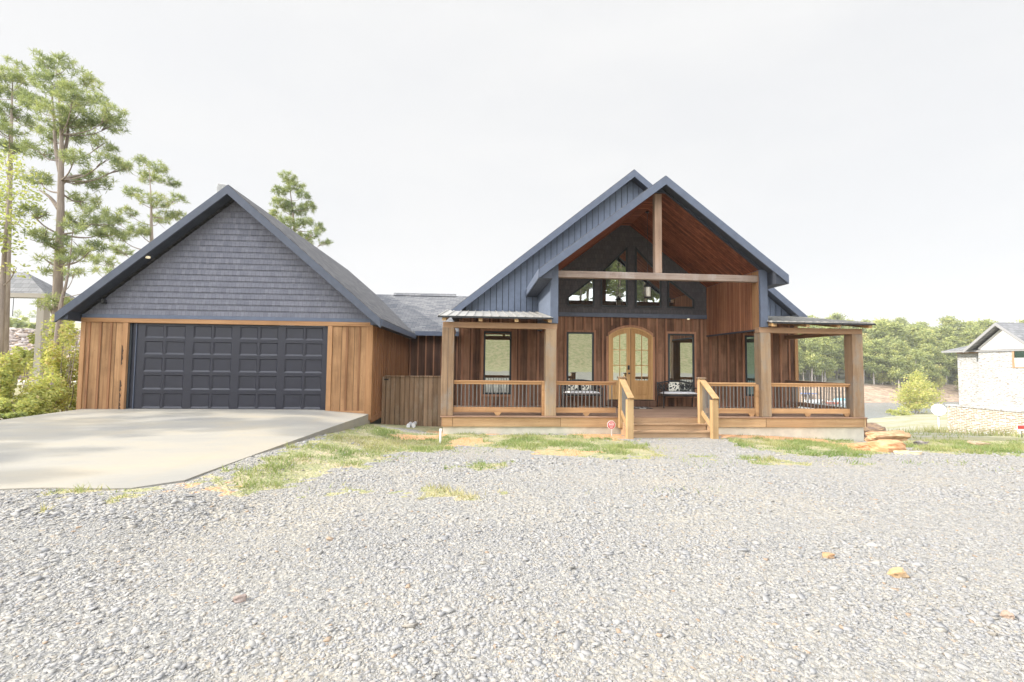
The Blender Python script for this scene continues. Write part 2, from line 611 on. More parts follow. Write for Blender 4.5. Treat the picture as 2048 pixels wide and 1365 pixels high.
# ------------------------------------------------------------------ value noise for masks
def vnoise(x, y, seed=0):
    x = np.asarray(x, float) + 1000
    y = np.asarray(y, float) + 1000
    xi, yi = np.floor(x), np.floor(y)
    fx, fy = x - xi, y - yi
    fx, fy = fx * fx * (3 - 2 * fx), fy * fy * (3 - 2 * fy)

    def h(a, b):
        t = np.sin(a * 127.1 + b * 311.7 + seed * 74.7) * 43758.5453
        return t - np.floor(t)
    return (h(xi, yi) * (1 - fx) + h(xi + 1, yi) * fx) * (1 - fy) + (h(xi, yi + 1) * (1 - fx) + h(xi + 1, yi + 1) * fx) * fy


def fbm(x, y, seed=0, o=4):
    s, a, t = 0, 0.5, 0
    for i in range(o):
        s = s + a * vnoise(x * 2 ** i, y * 2 ** i, seed + i)
        t += a
        a *= 0.5
    return s / t


def sm(a, b, x):
    t = np.clip((np.asarray(x, float) - a) / (b - a), 0, 1)
    return t * t * (3 - 2 * t)


# ------------------------------------------------------------------ terrain
def ground_z(x, y):
    x = np.asarray(x, float)
    y = np.asarray(y, float)
    b = np.interp(y, [-60, -38, -24, -20, 0, 5, 7, 9, 10.5, 11.5, 14, 60], [10, 8.5, 1.7, 1.35, 0.5, 0.5, 0.46, 0.34, 0.24, 0.18, 0.15, 0.1])
    # earth banked up along the driveway edge
    b = b + 0.26 * sm(-1.2, -3.2, x) * sm(5.5, 9.5, y) * sm(15, 12, y)
    b = b + 0.125 * sm(-2.2, -3.4, x) * sm(3.4, 5.1, y) * sm(9, 6, y)
    # lower to the right of the house
    b = b - 0.2 * sm(6.5, 11.5, x) * sm(9, 11.5, y)
    # the left: level bush ground, then the rock-faced bank
    zl = np.interp(y, [0, 8, 34, 46, 90, 220, 420, 900], [0.5, 0.35, 0.45, 4.75, 4.9, 6, 34, 40])
    wl = sm(-9.5, -13.5, x) * sm(6, 12, y)
    # the right: falls away to the lake and rises again on the far shore
    ys = 90 + 0.5 * np.clip(x - 85, -40, 60)
    t = np.where(y < ys, y, ys + (y - ys))
    zr = np.where(y < 20, np.interp(y, [12.3, 20], [0, -0.9]),
                  np.where(y < ys, -0.9 - 7.15 * (np.clip(y, 20, None) - 20) / np.maximum(ys - 20, 1), -8.05 - 1.2 * sm(0, 6, y - ys)))
    ysf = 126 + 0.12 * (x - 113) + 3 * (vnoise(x / 9, x * 0 + 3, 5) - 0.5)
    far = np.interp(y - ysf, [-6, 0, 1.5, 8, 30, 75, 140, 230, 500, 900], [-9.5, -8.1, -6.2, -3.3, -0.8, 7.5, 14, 17, 21, 24])
    zr = np.where(y > 112, np.maximum(zr, far), zr)
    wr = sm(10.5, 12.5, x) * sm(11.8, 12.6, y)
    wr = np.maximum(wr, sm(30, 45, y) * sm(-6, 4, x))
    z = b * (1 - wl) + zl * wl
    z = z * (1 - wr) + zr * wr
    nearamp = 0.012 + 0.05 * sm(14, 40, np.abs(y)) + 0.5 * sm(120, 200, y)
    return z + (fbm(x * 0.7, y * 0.7, 3) - 0.5) * nearamp * 2


def gz(x, y):
    return float(ground_z(np.array([x]), np.array([y]))[0])


def ground_point(px, py):
    """where the sight line through a photo pixel meets the ground"""
    d = fw + rt * ((px - 1024) / F_PX) - up * ((py - 682.5) / F_PX)
    t = np.concatenate([np.arange(1.5, 30, 0.02), np.arange(30, 260, 0.2)])
    P = np.array(CAM)[None] + np.array(d)[None] * t[:, None]
    h = P[:, 2] - ground_z(P[:, 0], P[:, 1])
    i = int(np.argmax(h < 0)) if (h < 0).any() else len(t) - 1
    return P[i]


def inpoly(x, y, poly):
    x, y = np.asarray(x), np.asarray(y)
    r = np.zeros(x.shape, bool)
    n = len(poly)
    for i in range(n):
        x1, y1 = poly[i]
        x2, y2 = poly[(i + 1) % n]
        if y1 == y2:
            continue
        c = ((y1 > y) != (y2 > y)) & (x < (x2 - x1) * (y - y1) / (y2 - y1) + x1)
        r ^= c
    return r


LAWN = [[tuple(ground_point(*p)[:2]) for p in poly] for poly in (
    [(742, 848), (770, 856), (885, 868), (1240, 872), (1268, 884), (1312, 912), (1250, 919), (1100, 913), (1000, 896), (930, 892), (880, 906), (800, 906), (720, 935), (640, 955), (540, 982), (440, 978), (390, 974), (470, 948), (600, 896), (742, 844)],
    [(1440, 868), (1700, 880), (1800, 900), (1730, 916), (1600, 912), (1480, 894)],
    [(1800, 884), (1870, 876), (2060, 872), (2060, 914), (1850, 906)],
    [(130, 975), (250, 962), (310, 968), (300, 984), (230, 994), (130, 985)],
    [(630, 984), (690, 977), (745, 980), (690, 991)],
    [(805, 988), (890, 980), (975, 984), (950, 1000), (850, 1000)],
    [(1480, 914), (1540, 918), (1610, 926), (1545, 932), (1490, 924)],
    [(905, 940), (960, 928), (1030, 925), (990, 940)],
    [(1370, 910), (1440, 908), (1410, 918)],
    [(30, 966), (90, 962), (60, 972)],
    [(60, 1024), (150, 1018), (110, 1028)],
    [(1690, 928), (1760, 926), (1730, 932)],
)]
CLAY = [[tuple(ground_point(*p)[:2]) for p in poly] for poly in (
    [(1060, 904), (1130, 898), (1200, 906), (1130, 915)], [(770, 866), (900, 868), (880, 880), (790, 878)], [(900, 878), (960, 876), (960, 892), (900, 894)],
    [(1440, 866), (1560, 868), (1660, 878), (1650, 886), (1560, 880), (1440, 876)], [(1640, 884), (1720, 888), (1800, 905), (1700, 900)],
    [(1100, 862), (1235, 864), (1262, 884), (1150, 872)], [(860, 862), (1100, 863), (1100, 868), (870, 868)], [(370, 975), (470, 975), (430, 990), (360, 986)])]


def masks(x, y):
    j = (fbm(x * 3, y * 3, 11) - 0.5)
    jx = x + j * 0.8 + (fbm(x * 11, y * 11, 12, 2) - 0.5) * 0.5
    jy = y + (fbm(x * 3, y * 3, 17) - 0.5) * 0.7 + (fbm(x * 11, y * 11, 18, 2) - 0.5) * 0.4
    lawn = np.zeros(x.shape)
    for p in LAWN:
        lawn = np.maximum(lawn, inpoly(jx, jy, p).astype(float))
    clay = np.zeros(x.shape)
    for p in CLAY:
        clay = np.maximum(clay, inpoly(jx, jy, p).astype(float))
    far = np.maximum(sm(12.2, 13.2, y + j * 1.2), sm(-9.8, -10.8, x) * sm(7, 8.5, y))
    far = np.maximum(far, sm(-16, -20, y + j * 4))
    lawn = np.maximum(lawn, far)
    return lawn, clay


def build_terrain():
    def axis(parts):
        a = [np.arange(p, q, s) for p, q, s in parts]
        return np.concatenate(a)
    xs = axis([(-600, -100, 20), (-100, -30, 4), (-30, -13, 0.8), (-13, 14, 0.09), (14, 30, 0.5), (30, 100, 3), (100, 200, 3), (200, 800, 20)])
    ys = axis([(-120, -44, 6), (-44, -2, 1.2), (-2, 1, 0.3), (1, 14, 0.08), (14, 32, 0.4), (32, 120, 1.6), (120, 150, 1.2), (150, 300, 6), (300, 901, 25)])
    X, Y = np.meshgrid(xs, ys)
    Z = ground_z(X, Y)
    lawn, clay = masks(X, Y)
    # keep the earth under the slab, the deck and the house
    under = ((X > -10.2) & (X < -3.15 - (12.6 - Y) * 0.072) & (Y > 5.6) & (Y < 12.6))
    Z = np.where(under, np.minimum(Z, 0.5), Z)
    ny, nx = X.shape
    V = np.stack([X, Y, Z], -1).reshape(-1, 3)
    i = np.arange(ny * nx).reshape(ny, nx)
    Fc = np.stack([i[:-1, :-1], i[:-1, 1:], i[1:, 1:], i[1:, :-1]], -1).reshape(-1, 4)
    yb_ = Y - (126 + 0.12 * (X - 113))
    bank = sm(-4, -2, yb_) * sm(13, 7, yb_) * (X > 20)
    rockb = ((X < -14) & (Y > 33) & (Y < 47)).astype(float)
    wet = np.maximum(bank, 0)
    far = sm(22, 50, np.abs(Y)) * (1 - wet)
    col = np.stack([lawn.ravel(), clay.ravel(), (wet + rockb).clip(0, 1).ravel()], -1)
    k = NT('ground_surface')
    o = k.coord()
    a = k.n('Attribute', attribute_name='tone')
    s = k.sep(a.outputs['Color'])
    # gravel
    v1 = k.n('TexVoronoi')
    k.l(o, v1.inputs['Vector'])
    v1.inputs['Scale'].default_value = 26
    v2 = k.n('TexVoronoi')
    k.l(o, v2.inputs['Vector'])
    v2.inputs['Scale'].default_value = 55
    cc = k.sep(v1.outputs['Color'])
    gcol = k.ramp(cc[0], [(0, (0.27, 0.275, 0.29)), (0.3, (0.40, 0.405, 0.41)), (0.65, (0.50, 0.49, 0.46)), (0.9, (0.58, 0.56, 0.52)), (1, (0.52, 0.40, 0.28))])
    c2 = k.sep(v2.outputs['Color'])
    gcol = k.mix(0.4, gcol, k.ramp(c2[0], [(0, (0.30, 0.30, 0.31)), (1, (0.56, 0.54, 0.50))]))
    gcol = k.mix(k.rng(v1.outputs['Distance'], 0.45, 0.75, 0, 0.55), gcol, (0.27, 0.26, 0.24))
    bl = k.noise(o, 0.55, 5)
    gcol = k.mix(k.rng(bl, 0.45, 0.7, 0, 0.4), gcol, (0.55, 0.49, 0.39))
    gcol = k.mix(1.0, gcol, (0.72, 0.71, 0.69), 'MULTIPLY')
    # lawn earth
    ln = k.noise(o, 2.3, 6)
    ln2 = k.noise(o, 14, 5)
    lcol = k.ramp(k.math('ADD', k.math('MULTIPLY', ln, 0.6), k.math('MULTIPLY', ln2, 0.4)),
                  [(0.30, (0.20, 0.23, 0.11)), (0.46, (0.29, 0.29, 0.16)), (0.56, (0.40, 0.36, 0.23)), (0.68, (0.45, 0.34, 0.24))])
    kcol = k.mix(k.rng(ln2, 0.35, 0.65, 0, 1), (0.52, 0.27, 0.135), (0.60, 0.38, 0.23))
    rcol = k.ramp(k.noise(k.map(o, (0.5, 0.5, 2.2)), 0.9, 7, 0.65), [(0.3, (0.18, 0.14, 0.11)), (0.48, (0.34, 0.25, 0.18)), (0.6, (0.45, 0.34, 0.25)), (0.75, (0.30, 0.22, 0.17))])
    ed = k.math('ADD', s[0], k.math('MULTIPLY', k.math('SUBTRACT', k.noise(o, 6, 5), 0.5), 0.9))
    c = k.mix(k.rng(ed, 0.4, 0.6, 0, 1), gcol, lcol)
    ed2 = k.math('ADD', s[1], k.math('MULTIPLY', k.math('SUBTRACT', k.noise(o, 5, 5), 0.5), 1.1))
    c = k.mix(k.rng(ed2, 0.45, 0.8, 0, 1), c, kcol)
    yy = k.sep(o)[1]
    pale = k.mix(k.rng(k.noise(k.map(o, (0.25, 0.6, 1)), 1.0, 5), 0.42, 0.58, 0, 1), (0.30, 0.30, 0.17), (0.38, 0.36, 0.32))
    c = k.mix(k.math('MULTIPLY', k.rng(yy, 12.8, 15.5, 0, 0.85), k.rng(k.sep(o)[0], 8, 12, 0, 1)), c, pale)
    c = k.mix(s[2], c, rcol)
    k.color(c)
    k.rough(0.95)
    k.p.inputs['Specular IOR Level'].default_value = 0.1
    hb = k.math('SUBTRACT', k.math('MULTIPLY', ln2, 0.5), k.math('MULTIPLY', v1.outputs['Distance'], 1.0))
    k.bump(hb, 0.7, 0.03)
    g = np_mesh('ground', V, Fc, k.m, col=col, smooth=True)
    tag(g, kind='structure')


build_terrain()


# stones -------------------------------------------------------------
CUB_V = np.array([(-1, -1, -1), (1, -1, -1), (1, 1, -1), (-1, 1, -1), (-1, -1, 1), (1, -1, 1), (1, 1, 1), (-1, 1, 1), (0, 0, 1.15), (1.15, 0, 0), (-1.15, 0.1, 0), (0, -1.15, 0)], float) * 0.78
CUB_F = np.array([(0, 3, 2), (0, 2, 1), (4, 5, 8), (5, 6, 8), (6, 7, 8), (7, 4, 8), (1, 2, 9), (2, 6, 9), (6, 5, 9), (5, 1, 9), (3, 0, 10), (0, 4, 10), (4, 7, 10), (7, 3, 10), (0, 1, 11), (1, 5, 11), (5, 4, 11), (4, 0, 11), (2, 3, 7), (2, 7, 6)])


def stones(cx, cy, cz, r, rng, flat=(0.30, 0.58), lift=0.12):
    """broken angular stones, every one with its own corners"""
    n = len(cx)
    V = np.repeat(CUB_V[None], n, 0) * rng.uniform(0.55, 1.18, (n, 12, 1)) + rng.normal(0, 0.10, (n, 12, 3))
    sc = np.stack([r * rng.uniform(0.85, 1.55, n), r * rng.uniform(0.7, 1.1, n), r * rng.uniform(*flat, n)], -1)
    V = V * sc[:, None, :]
    tl = rng.normal(0, 0.18, (n, 2))
    V[:, :, 2] += V[:, :, 0] * tl[:, :1] + V[:, :, 1] * tl[:, 1:]
    a = rng.uniform(0, 2 * pi, n)
    ca, sa = np.cos(a)[:, None], np.sin(a)[:, None]
    x = V[:, :, 0] * ca - V[:, :, 1] * sa
    y = V[:, :, 0] * sa + V[:, :, 1] * ca
    V[:, :, 0], V[:, :, 1] = x + cx[:, None], y + cy[:, None]
    V[:, :, 2] += (cz + sc[:, 2] * lift)[:, None]
    Fc = (CUB_F[None] + (np.arange(n) * 12)[:, None, None]).reshape(-1, 3)
    return V.reshape(-1, 3), Fc


def tone_mat(name, rough=0.85):
    k = NT(name)
    a = k.n('Attribute', attribute_name='tone')
    n = k.noise(k.coord(), 60, 4)
    c = k.mix(k.rng(n, 0.3, 0.7, 0, 0.35), a.outputs['Color'], (0.30, 0.28, 0.26))
    k.color(c)
    k.rough(rough)
    k.p.inputs['Specular IOR Level'].default_value = 0.25
    k.bump(n, 0.3, 0.004)
    return k.m


M['stone'] = tone_mat('crushed_stone')


def scatter_gravel():
    rng = np.random.default_rng(3)
    xs, ys, rs = [], [], []
    for y0, y1, dens, r0_, sg in ((0.9, 3, 4600, 0.0048, 0.25), (3, 4.5, 3400, 0.0055, 0.25), (0.9, 3, 2900, 0.0076, 0.46), (3, 4.5, 2500, 0.0080, 0.46), (4.5, 6.5, 1800, 0.0090, 0.44), (6.5, 9, 700, 0.0105, 0.42), (9, 12, 200, 0.0125, 0.4)):
        xa, xb = -1.12 * y1 - 1.8, 1.32 * y1 + 2.6
        n = int((xb - xa) * (y1 - y0) * dens)
        x = rng.uniform(xa, xb, n)
        y = rng.uniform(y0, y1, n)
        keep = (x > -1.12 * y - 1.8) & (x < 1.32 * y + 2.6)
        xs.append(x[keep])
        ys.append(y[keep])
        rs.append(np.minimum(r0_ * np.exp(rng.normal(0, sg, keep.sum())), 0.040))
    x, y, r = map(np.concatenate, (xs, ys, rs))
    # coarser in drifts, finer where wheels have run
    f = fbm(x * 0.6, y * 1.3, 21)
    r = r * np.interp(f, [0.3, 0.5, 0.7], [0.65, 0.95, 1.3])
    lawn, clay = masks(x, y)
    slab = (x < -3.0 - (12.6 - y) * 0.072 + 0.05) & (y > 5.45) & (x > -10.3)
    keep = ((lawn < 0.5) | (rng.random(len(x)) < 0.10)) & ((clay < 0.5) | (rng.random(len(x)) < 0.2)) & ~slab & ~((y > 11.3) & (x > 3.6) & (x < 6.4)) & (y < 11.9)
    x, y, r = x[keep], y[keep], r[keep]
    z = ground_z(x, y)
    V, Fc = stones(x, y, z, r, rng)
    n = len(x)
    pal = np.array([(0.43, 0.43, 0.44), (0.46, 0.455, 0.45), (0.50, 0.49, 0.47), (0.38, 0.385, 0.40), (0.49, 0.455, 0.40), (0.54, 0.52, 0.49), (0.50, 0.36, 0.25)])
    pr = np.array([0.27, 0.26, 0.19, 0.10, 0.11, 0.06, 0.01])
    c = pal[rng.choice(len(pal), n, p=pr)] * rng.uniform(0.94, 1.06, (n, 1)) * 0.66
    o = np_mesh('gravel', V, Fc, M['stone'], col=np.repeat(c, 12, 0))
    tag(o, 'loose grey crushed stone spread over the yard', 'gravel', kind='stuff')


scatter_gravel()


def scatter_grass():
    rng = np.random.default_rng(5)
    n = 420000
    x = rng.uniform(-9, 17, n)
    y = rng.uniform(4.2, 13.2, n)
    lawn, clay = masks(x, y)
    tuft = fbm(x * 2.2, y * 2.2, 31)
    fine = vnoise(x * 9, y * 9, 33)
    pr = lawn * sm(0.28, 0.52, tuft) * (0.25 + 0.75 * fine) * np.where(clay > 0.5, 0.12, 1.0)
    pr = np.where(y > 12.35, 0, pr)
    slab = (x < -2.98 - (12.6 - y) * 0.072) & (y > 5.4)
    pr = np.where(slab | ((x > 3.6) & (x < 6.4) & (y > 11.35)), 0, pr)
    # stray weeds in the gravel
    weeds = (fbm(x * 1.1, y * 1.1, 41) > 0.63) & (y > 5.5)
    pr = np.maximum(pr, np.where(weeds & ~slab & (y < 11.3), 0.05, 0))
    keep = rng.random(n) < pr * 0.95
    x, y, tuft = x[keep], y[keep], tuft[keep]
    n = len(x)
    z = ground_z(x, y)
    h = rng.uniform(0.025, 0.075, n) * (0.6 + 1.1 * sm(0.45, 0.7, tuft))
    wdt = rng.uniform(0.004, 0.009, n)
    a = rng.uniform(0, 2 * pi, n)
    lean = rng.normal(0, 0.6, (n, 2))
    B = np.stack([x, y, z - 0.005], -1)
    side = np.stack([np.cos(a), np.sin(a), 0 * a], -1) * wdt[:, None]
    tip = B + np.stack([lean[:, 0] * h, lean[:, 1] * h, h], -1)
    V = np.stack([B - side, B + side, tip], 1).reshape(-1, 3)
    Fc = np.arange(n * 3).reshape(n, 3)
    dry = fbm(x * 0.9 + 5, y * 0.9, 51)
    tint = np.clip(0.46 + (dry - 0.5) * 1.6 + rng.normal(0, 0.16, n), 0, 1)
    o = np_mesh('grass', V, Fc, M['grass'], tint=np.repeat(tint, 3))
    tag(o, 'patchy short grass between the gravel and the porch', 'grass', kind='stuff')


scatter_grass()

# lake
k = NT('lake_water')
k.color((0.20, 0.225, 0.23))
k.rough(0.22)
k.p.inputs['Specular IOR Level'].default_value = 0.6
k.bump(k.noise(k.map(k.coord(), (0.35, 1.3, 1)), 1.0, 5), 0.9, 0.5)
lk = MB().poly([(10, 60, -8), (700, 60, -8), (700, 160, -8), (10, 160, -8)], [(0, 1, 2, 3)]).build('lake', k.m)
tag(lk, kind='structure')

# driveway slab -------------------------------------------------------
def slab_z(x, y):
    return 0.63 + (0.765 - 0.63) * (y - 5.45) / 7.15 - 0.10 * min(max((x + 4.3) / 1.3, 0), 1) * min(max((y - 6) / 6, 0), 1)


def driveway():
    mb = MB()
    nx, ny = 24, 24
    top = []
    for j in range(ny + 1):
        y = 5.42 + (12.72 - 5.42) * j / ny
        xr = -2.97 - (12.6 - y) * 0.072
        if j == 0:
            xr -= 0.35
        for i in range(nx + 1):
            x = -10.25 + (xr + 10.25) * i / nx
            yy = y + (0.1 * sin(i * 1.3) * 0.3 if j == 0 else 0)
            top.append((x, yy, slab_z(x, yy)))
    W = nx + 1
    fs = [(j * W + i, j * W + i + 1, (j + 1) * W + i + 1, (j + 1) * W + i) for j in range(ny) for i in range(nx)]
    n = len(top)
    bot = [(x, y, 0.12) for x, y, z in top]
    rim = [i for i in range(W)] + [j * W + nx for j in range(1, ny + 1)] + [ny * W + i for i in range(nx - 1, -1, -1)] + [j * W for j in range(ny - 1, 0, -1)]
    fs += [(rim[a], rim[a] + n, rim[(a + 1) % len(rim)] + n, rim[(a + 1) % len(rim)]) for a in range(len(rim))]
    mb.poly(top + bot, fs)
    k = NT('driveway_concrete')
    o = k.coord()
    b = k.noise(k.map(o, (0.35, 0.9, 1)), 1.0, 6, 0.6)
    c = k.ramp(b, [(0.3, (0.25, 0.244, 0.232)), (0.5, (0.31, 0.292, 0.256)), (0.68, (0.36, 0.318, 0.25))])
    f = k.noise(o, 45, 5)
    c = k.mix(k.rng(f, 0.35, 0.7, 0, 0.25), c, (0.24, 0.23, 0.21))
    st = k.noise(k.map(o, (2.0, 0.25, 1)), 1.6, 4)
    c = k.mix(k.rng(st, 0.55, 0.75, 0, 0.35), c, (0.34, 0.29, 0.22))
    k.color(c)
    k.rough(0.8)
    k.bump(f, 0.25, 0.004)
    d = mb.build('driveway', k.m)
    tag(d, kind='structure')


driveway()

# ================================================================== HOUSE
HB = (5.1, 15.0, 0.2)
house = empty('house', HB, 'brown timber and slate blue gabled house with a charcoal garage door and a railed porch', 'house')
WY = 15.40     # front wall plane
PY = 12.30     # porch front plane


def bb_wall(name, x0, x1, y, z0, z1, mat, bmat, spacing, openings=(), thick=0.12, parent=house, phase=0.0, bw=0.06):
    """board and batten wall facing -Y; battens are surface pattern of the wall"""
    mb = MB().box(x0, x1, y, y + thick, z0, z1)
    wl = mb.build(name, mat, parent)
    bt = MB()
    x = x0 + phase
    while x < x1 - bw:
        segs = [(z0 + 0.002, z1 - 0.002)]
        for ox0, ox1, oz0, oz1 in openings:
            if ox0 - 0.03 < x + bw / 2 < ox1 + 0.03:
                ns = []
                for a, b in segs:
                    if oz0 > a:
                        ns.append((a, min(b, oz0)))
                    if oz1 < b:
                        ns.append((max(a, oz1), b))
                segs = ns
        for a, b in segs:
            if b - a > 0.02:
                bt.box(x, x + bw, y - 0.022, y - 0.0005, a, b)
        x += spacing
    if bt.v:
        bt.build('batten_strips', bmat, wl)
    return wl


def rake_board(mb, xa, za, xb, zb, h, y0, y1):
    """board under the line a-b in the XZ plane, height h measured plumb"""
    return mb.prism([(xa, za), (xb, zb), (xb, zb - h), (xa, za - h)], 'Y', y0, y1)


# ---------------------------------------------------------------- garage wing
GX0, GX1, GY = -10.36, -2.93, 12.60
GC, GA, GE = -6.64, 6.66, 3.22           # ridge x, ridge height at rake, eave height
GOX = 4.02                                # half width with overhang
gsl = (GA - GE) / GOX

g_open = (-9.34, -4.0, 0.5, 3.05)
bb_wall('garage_wall', GX0, g_open[0], GY, 0.45, 3.02, M['tan_wood'], M['batten'], 0.27, parent=house, phase=0.16, bw=0.055)
bb_wall('garage_wall', -3.98, GX1, GY, 0.60, 3.02, M['tan_wood'], M['batten'], 0.33, parent=house, phase=0.36, bw=0.05)
MB().box(GX0 - 0.01, GX1 + 0.015, GY - 0.035, GY + 0.08, 3.022, 3.135).build('header_board', M['trim_wood'], house, 0.004)
MB().box(-9.335, -9.215, GY - 0.03, GY + 0.14, 0.72, 3.020).build('door_jamb', M['trim_wood_v'], house, 0.004)
MB().box(-4.105, -3.985, GY - 0.03, GY + 0.14, 0.66, 3.020).build('door_jamb', M['trim_wood_v'], house, 0.004)
MB().box(-3.08, GX1 + 0.022, GY - 0.031, GY + 0.12, 0.50, 3.020).build('corner_board', M['trim_wood_v'], house, 0.004)
MB().box(GX0 - 0.012, GX0 + 0.10, GY - 0.031, GY + 0.12, 0.6, 3.020).build('corner_board', M['trim_wood_v'], house, 0.004)
MB().box(-3.983, -3.083, GY - 0.028, GY + 0.05, 0.62, 0.745).build('base_board', M['trim_wood'], house, 0.004)
# waney bark left on the edge of the door jamb
kb_ = MB()
rb_ = random.Random(4)
for q in range(15):
    zc = 0.72 + rb_.random() ** 1.3 * 1.75
    h_, w_ = rb_.uniform(0.04, 0.13), rb_.uniform(0.018, 0.05)
    xa_ = -9.336
    pl = [(xa_, zc - h_), (xa_ + w_ * .5, zc - h_ * .6), (xa_ + w_, zc + rb_.uniform(-.3, .3) * h_), (xa_ + w_ * .6, zc + h_ * .7), (xa_, zc + h_)]
    kb_.prism(pl, 'Y', GY - 0.034 - 0.0004 * q, GY - 0.0305)
kb_.build('bark_edge', M['dark_bark'], house)['kind'] = 'stuff'
# side walls
mb = MB().box(GX1 - 0.12, GX1, GY + 0.13, 19.0, 0.42, 3.25)
sw = mb.build('garage_side_wall', M['tan_side'], house)
bt = MB()
y = GY + 0.42
while y < 18.95:
    bt.box(GX1 + 0.0005, GX1 + 0.022, y, y + 0.055, 0.60, 3.2)
    y += 0.30
bt.box(GX1 + 0.0005, GX1 + 0.024, GY + 0.14, 18.98, 0.42, 0.595)
bt.build('batten_strips', M['batten'], sw)
MB().box(GX1 - 0.3, GX1 - 0.05, GY + 0.2, 19.0, -0.1, 0.415).build('crawl_gap_shade', M['dark_trim'], house)  # dark box standing in for the shade inside the open crawl gap
MB().box(GX0, GX0 + 0.12, GY + 0.13, 22.6, 0.2, 3.25).build('garage_side_wall', M['tan_side'], house)
MB().box(GX0 + 0.13, GX1 - 0.13, 22.4, 22.55, 0.2, 3.2).build('garage_back_wall', M['tan_wood'], house)

# garage gable with real overlapping shake courses
def shakes(name, cx, half0, slope, z0, ztop, y, row, mat, parent):
    mb = MB()
    n = int((ztop - z0) / row) + 1
    for i in range(n):
        a = z0 + i * row
        b = min(a + row + 0.012, ztop - 0.01)
        if b - a < 0.03:
            continue
        ha, hb = min(half0, (ztop - a) / slope), min(half0, (ztop - b) / slope)
        o0, o1 = 0.028, 0.006
        mb.poly([(cx - ha, y - o0, a), (cx + ha, y - o0, a), (cx + hb, y - o1, b), (cx - hb, y - o1, b),
                 (cx - ha, y, a), (cx + ha, y, a), (cx + hb, y, b), (cx - hb, y, b)],
                [(0, 1, 2, 3), (5, 4, 7, 6), (0, 4, 5, 1), (2, 6, 7, 3), (1, 5, 6, 2), (0, 3, 7, 4)])
    return mb.build(name, mat, parent)


MB().prism([(GX0 + 0.02, 3.14), (GX1 - 0.02, 3.14), (GX1 - 0.02, 3.2), (GC, 3.2 + gsl * 3.66), (GX0 + 0.02, 3.2)], 'Y', GY + 0.002, GY + 0.10).build('gable_backing', M['slate'], house)
shakes('garage_shake_siding', GC, 3.70, gsl, 3.235, 3.235 + gsl * 3.70 - 0.02, GY, 0.158, M['shake'], house)
MB().box(GX0, GX1, GY - 0.038, GY - 0.001, 3.137, 3.232).build('gable_skirt_board', M['slate_trim'], house, 0.003)

# garage roof
mb = MB()
T = 0.14
for sgn in (-1, 1):
    mb.prism([(GC, GA), (GC + sgn * GOX, GE), (GC + sgn * GOX, GE - T), (GC, GA - T)], 'Y', 12.19, 23.0)
groof = mb.build('garage_roof', M['shingle_y'], house)
mb = MB()
for sgn in (-1, 1):
    rake_board(mb, GC, GA - 0.025, GC + sgn * (GOX - 0.005), GE - 0.02, 0.235, 12.145, 12.188)
mb.build('rake_board', M['garage_trim'], groof)
mb = MB()
for sgn in (-1, 1):
    mb.prism([(GC, GA - T - 0.005), (GC + sgn * (GOX - 0.02), GE - T + 0.012), (GC + sgn * (GOX - 0.02), GE - T - 0.04), (GC, GA - T - 0.06)], 'Y', 12.195, 12.56)
    # boxed eave return
    xa, xb = GC + sgn * 3.74, GC + sgn * (GOX - 0.01)
    zt = GE + gsl * 0.2
    mb.prism([(xb, GE - 0.14), (xb, 3.045), (xa, 3.045), (xa, GE + gsl * 0.25 - 0.16)], 'Y', 12.19, 12.555)
    mb.prism([(xb, GE - 0.145), (xb, 3.05), (GC + sgn * 3.73, 3.05), (GC + sgn * 3.73, 3.10)], 'Y', 12.64, 22.9)
mb.build('soffit', M['soffit'], groof)
mb = MB()
mb.prism([(GC + GOX - 0.005, GE - 0.02), (GC + GOX + 0.03, GE - 0.03), (GC + GOX + 0.03, GE - 0.20), (GC + GOX - 0.005, GE - 0.20)], 'Y', 12.19, 18.55)
mb.build('eave_fascia', M['slate_trim'], groof)
# loose mesh of ridge vent standing up at the front of the ridge
k = NT('pale_ridge_vent')
k.color((0.75, 0.76, 0.75))
k.rough(0.5)
k.p.inputs['Alpha'].default_value = 0.45
rv = MB()
arc = [(-0.34, -0.30), (-0.36, -0.05), (-0.33, 0.06), (-0.20, 0.055), (-0.10, 0.03), (0.0, -0.02)]
for i in range(len(arc) - 1):
    (a, b), (c, d) = arc[i], arc[i + 1]
    rv.poly([(GC + a, 12.30, GA + b), (GC + c, 12.30, GA + d), (GC + c, 12.95, GA + d), (GC + a, 12.95, GA + b),
             (GC + a + .012, 12.30, GA + b - .012), (GC + c + .012, 12.30, GA + d - .012), (GC + c + .012, 12.95, GA + d - .012), (GC + a + .012, 12.95, GA + b - .012)],
            [(0, 1, 2, 3), (7, 6, 5, 4), (0, 4, 5, 1), (2, 6, 7, 3), (1, 5, 6, 2), (0, 3, 7, 4)])
rv.build('ridge_vent', k.m, groof)
# soffit light and camera
p = at(296, 508, 12.36)
k = NT('soffit_light_lens')
k.color((0.9, 0.85, 0.7))
k.p.inputs['Emission Color'].default_value = (1, 0.85, 0.55, 1)
k.p.inputs['Emission Strength'].default_value = 0.35
M['lens'] = k.m
zs = GA - T - 0.062 + gsl * (p.x - GC) if p.x < GC else GA - T
MB().lathe((p.x, 12.36, zs - 0.035), [(0.045, 0.0), (0.055, 0.012), (0.055, 0.05)], 16).build('soffit_light', M['lens'], groof)
cm = MB().lathe((-9.82, 12.50, 3.52), [(0.055, 0.0), (0.06, 0.03), (0.06, 0.09), (0.03, 0.12)], 16).build('security_camera', M['metal_black'], house)
MB().box(-9.86, -9.78, 12.52, 12.59, 3.50, 3.60).build('camera_bracket', M['metal_black'], cm)

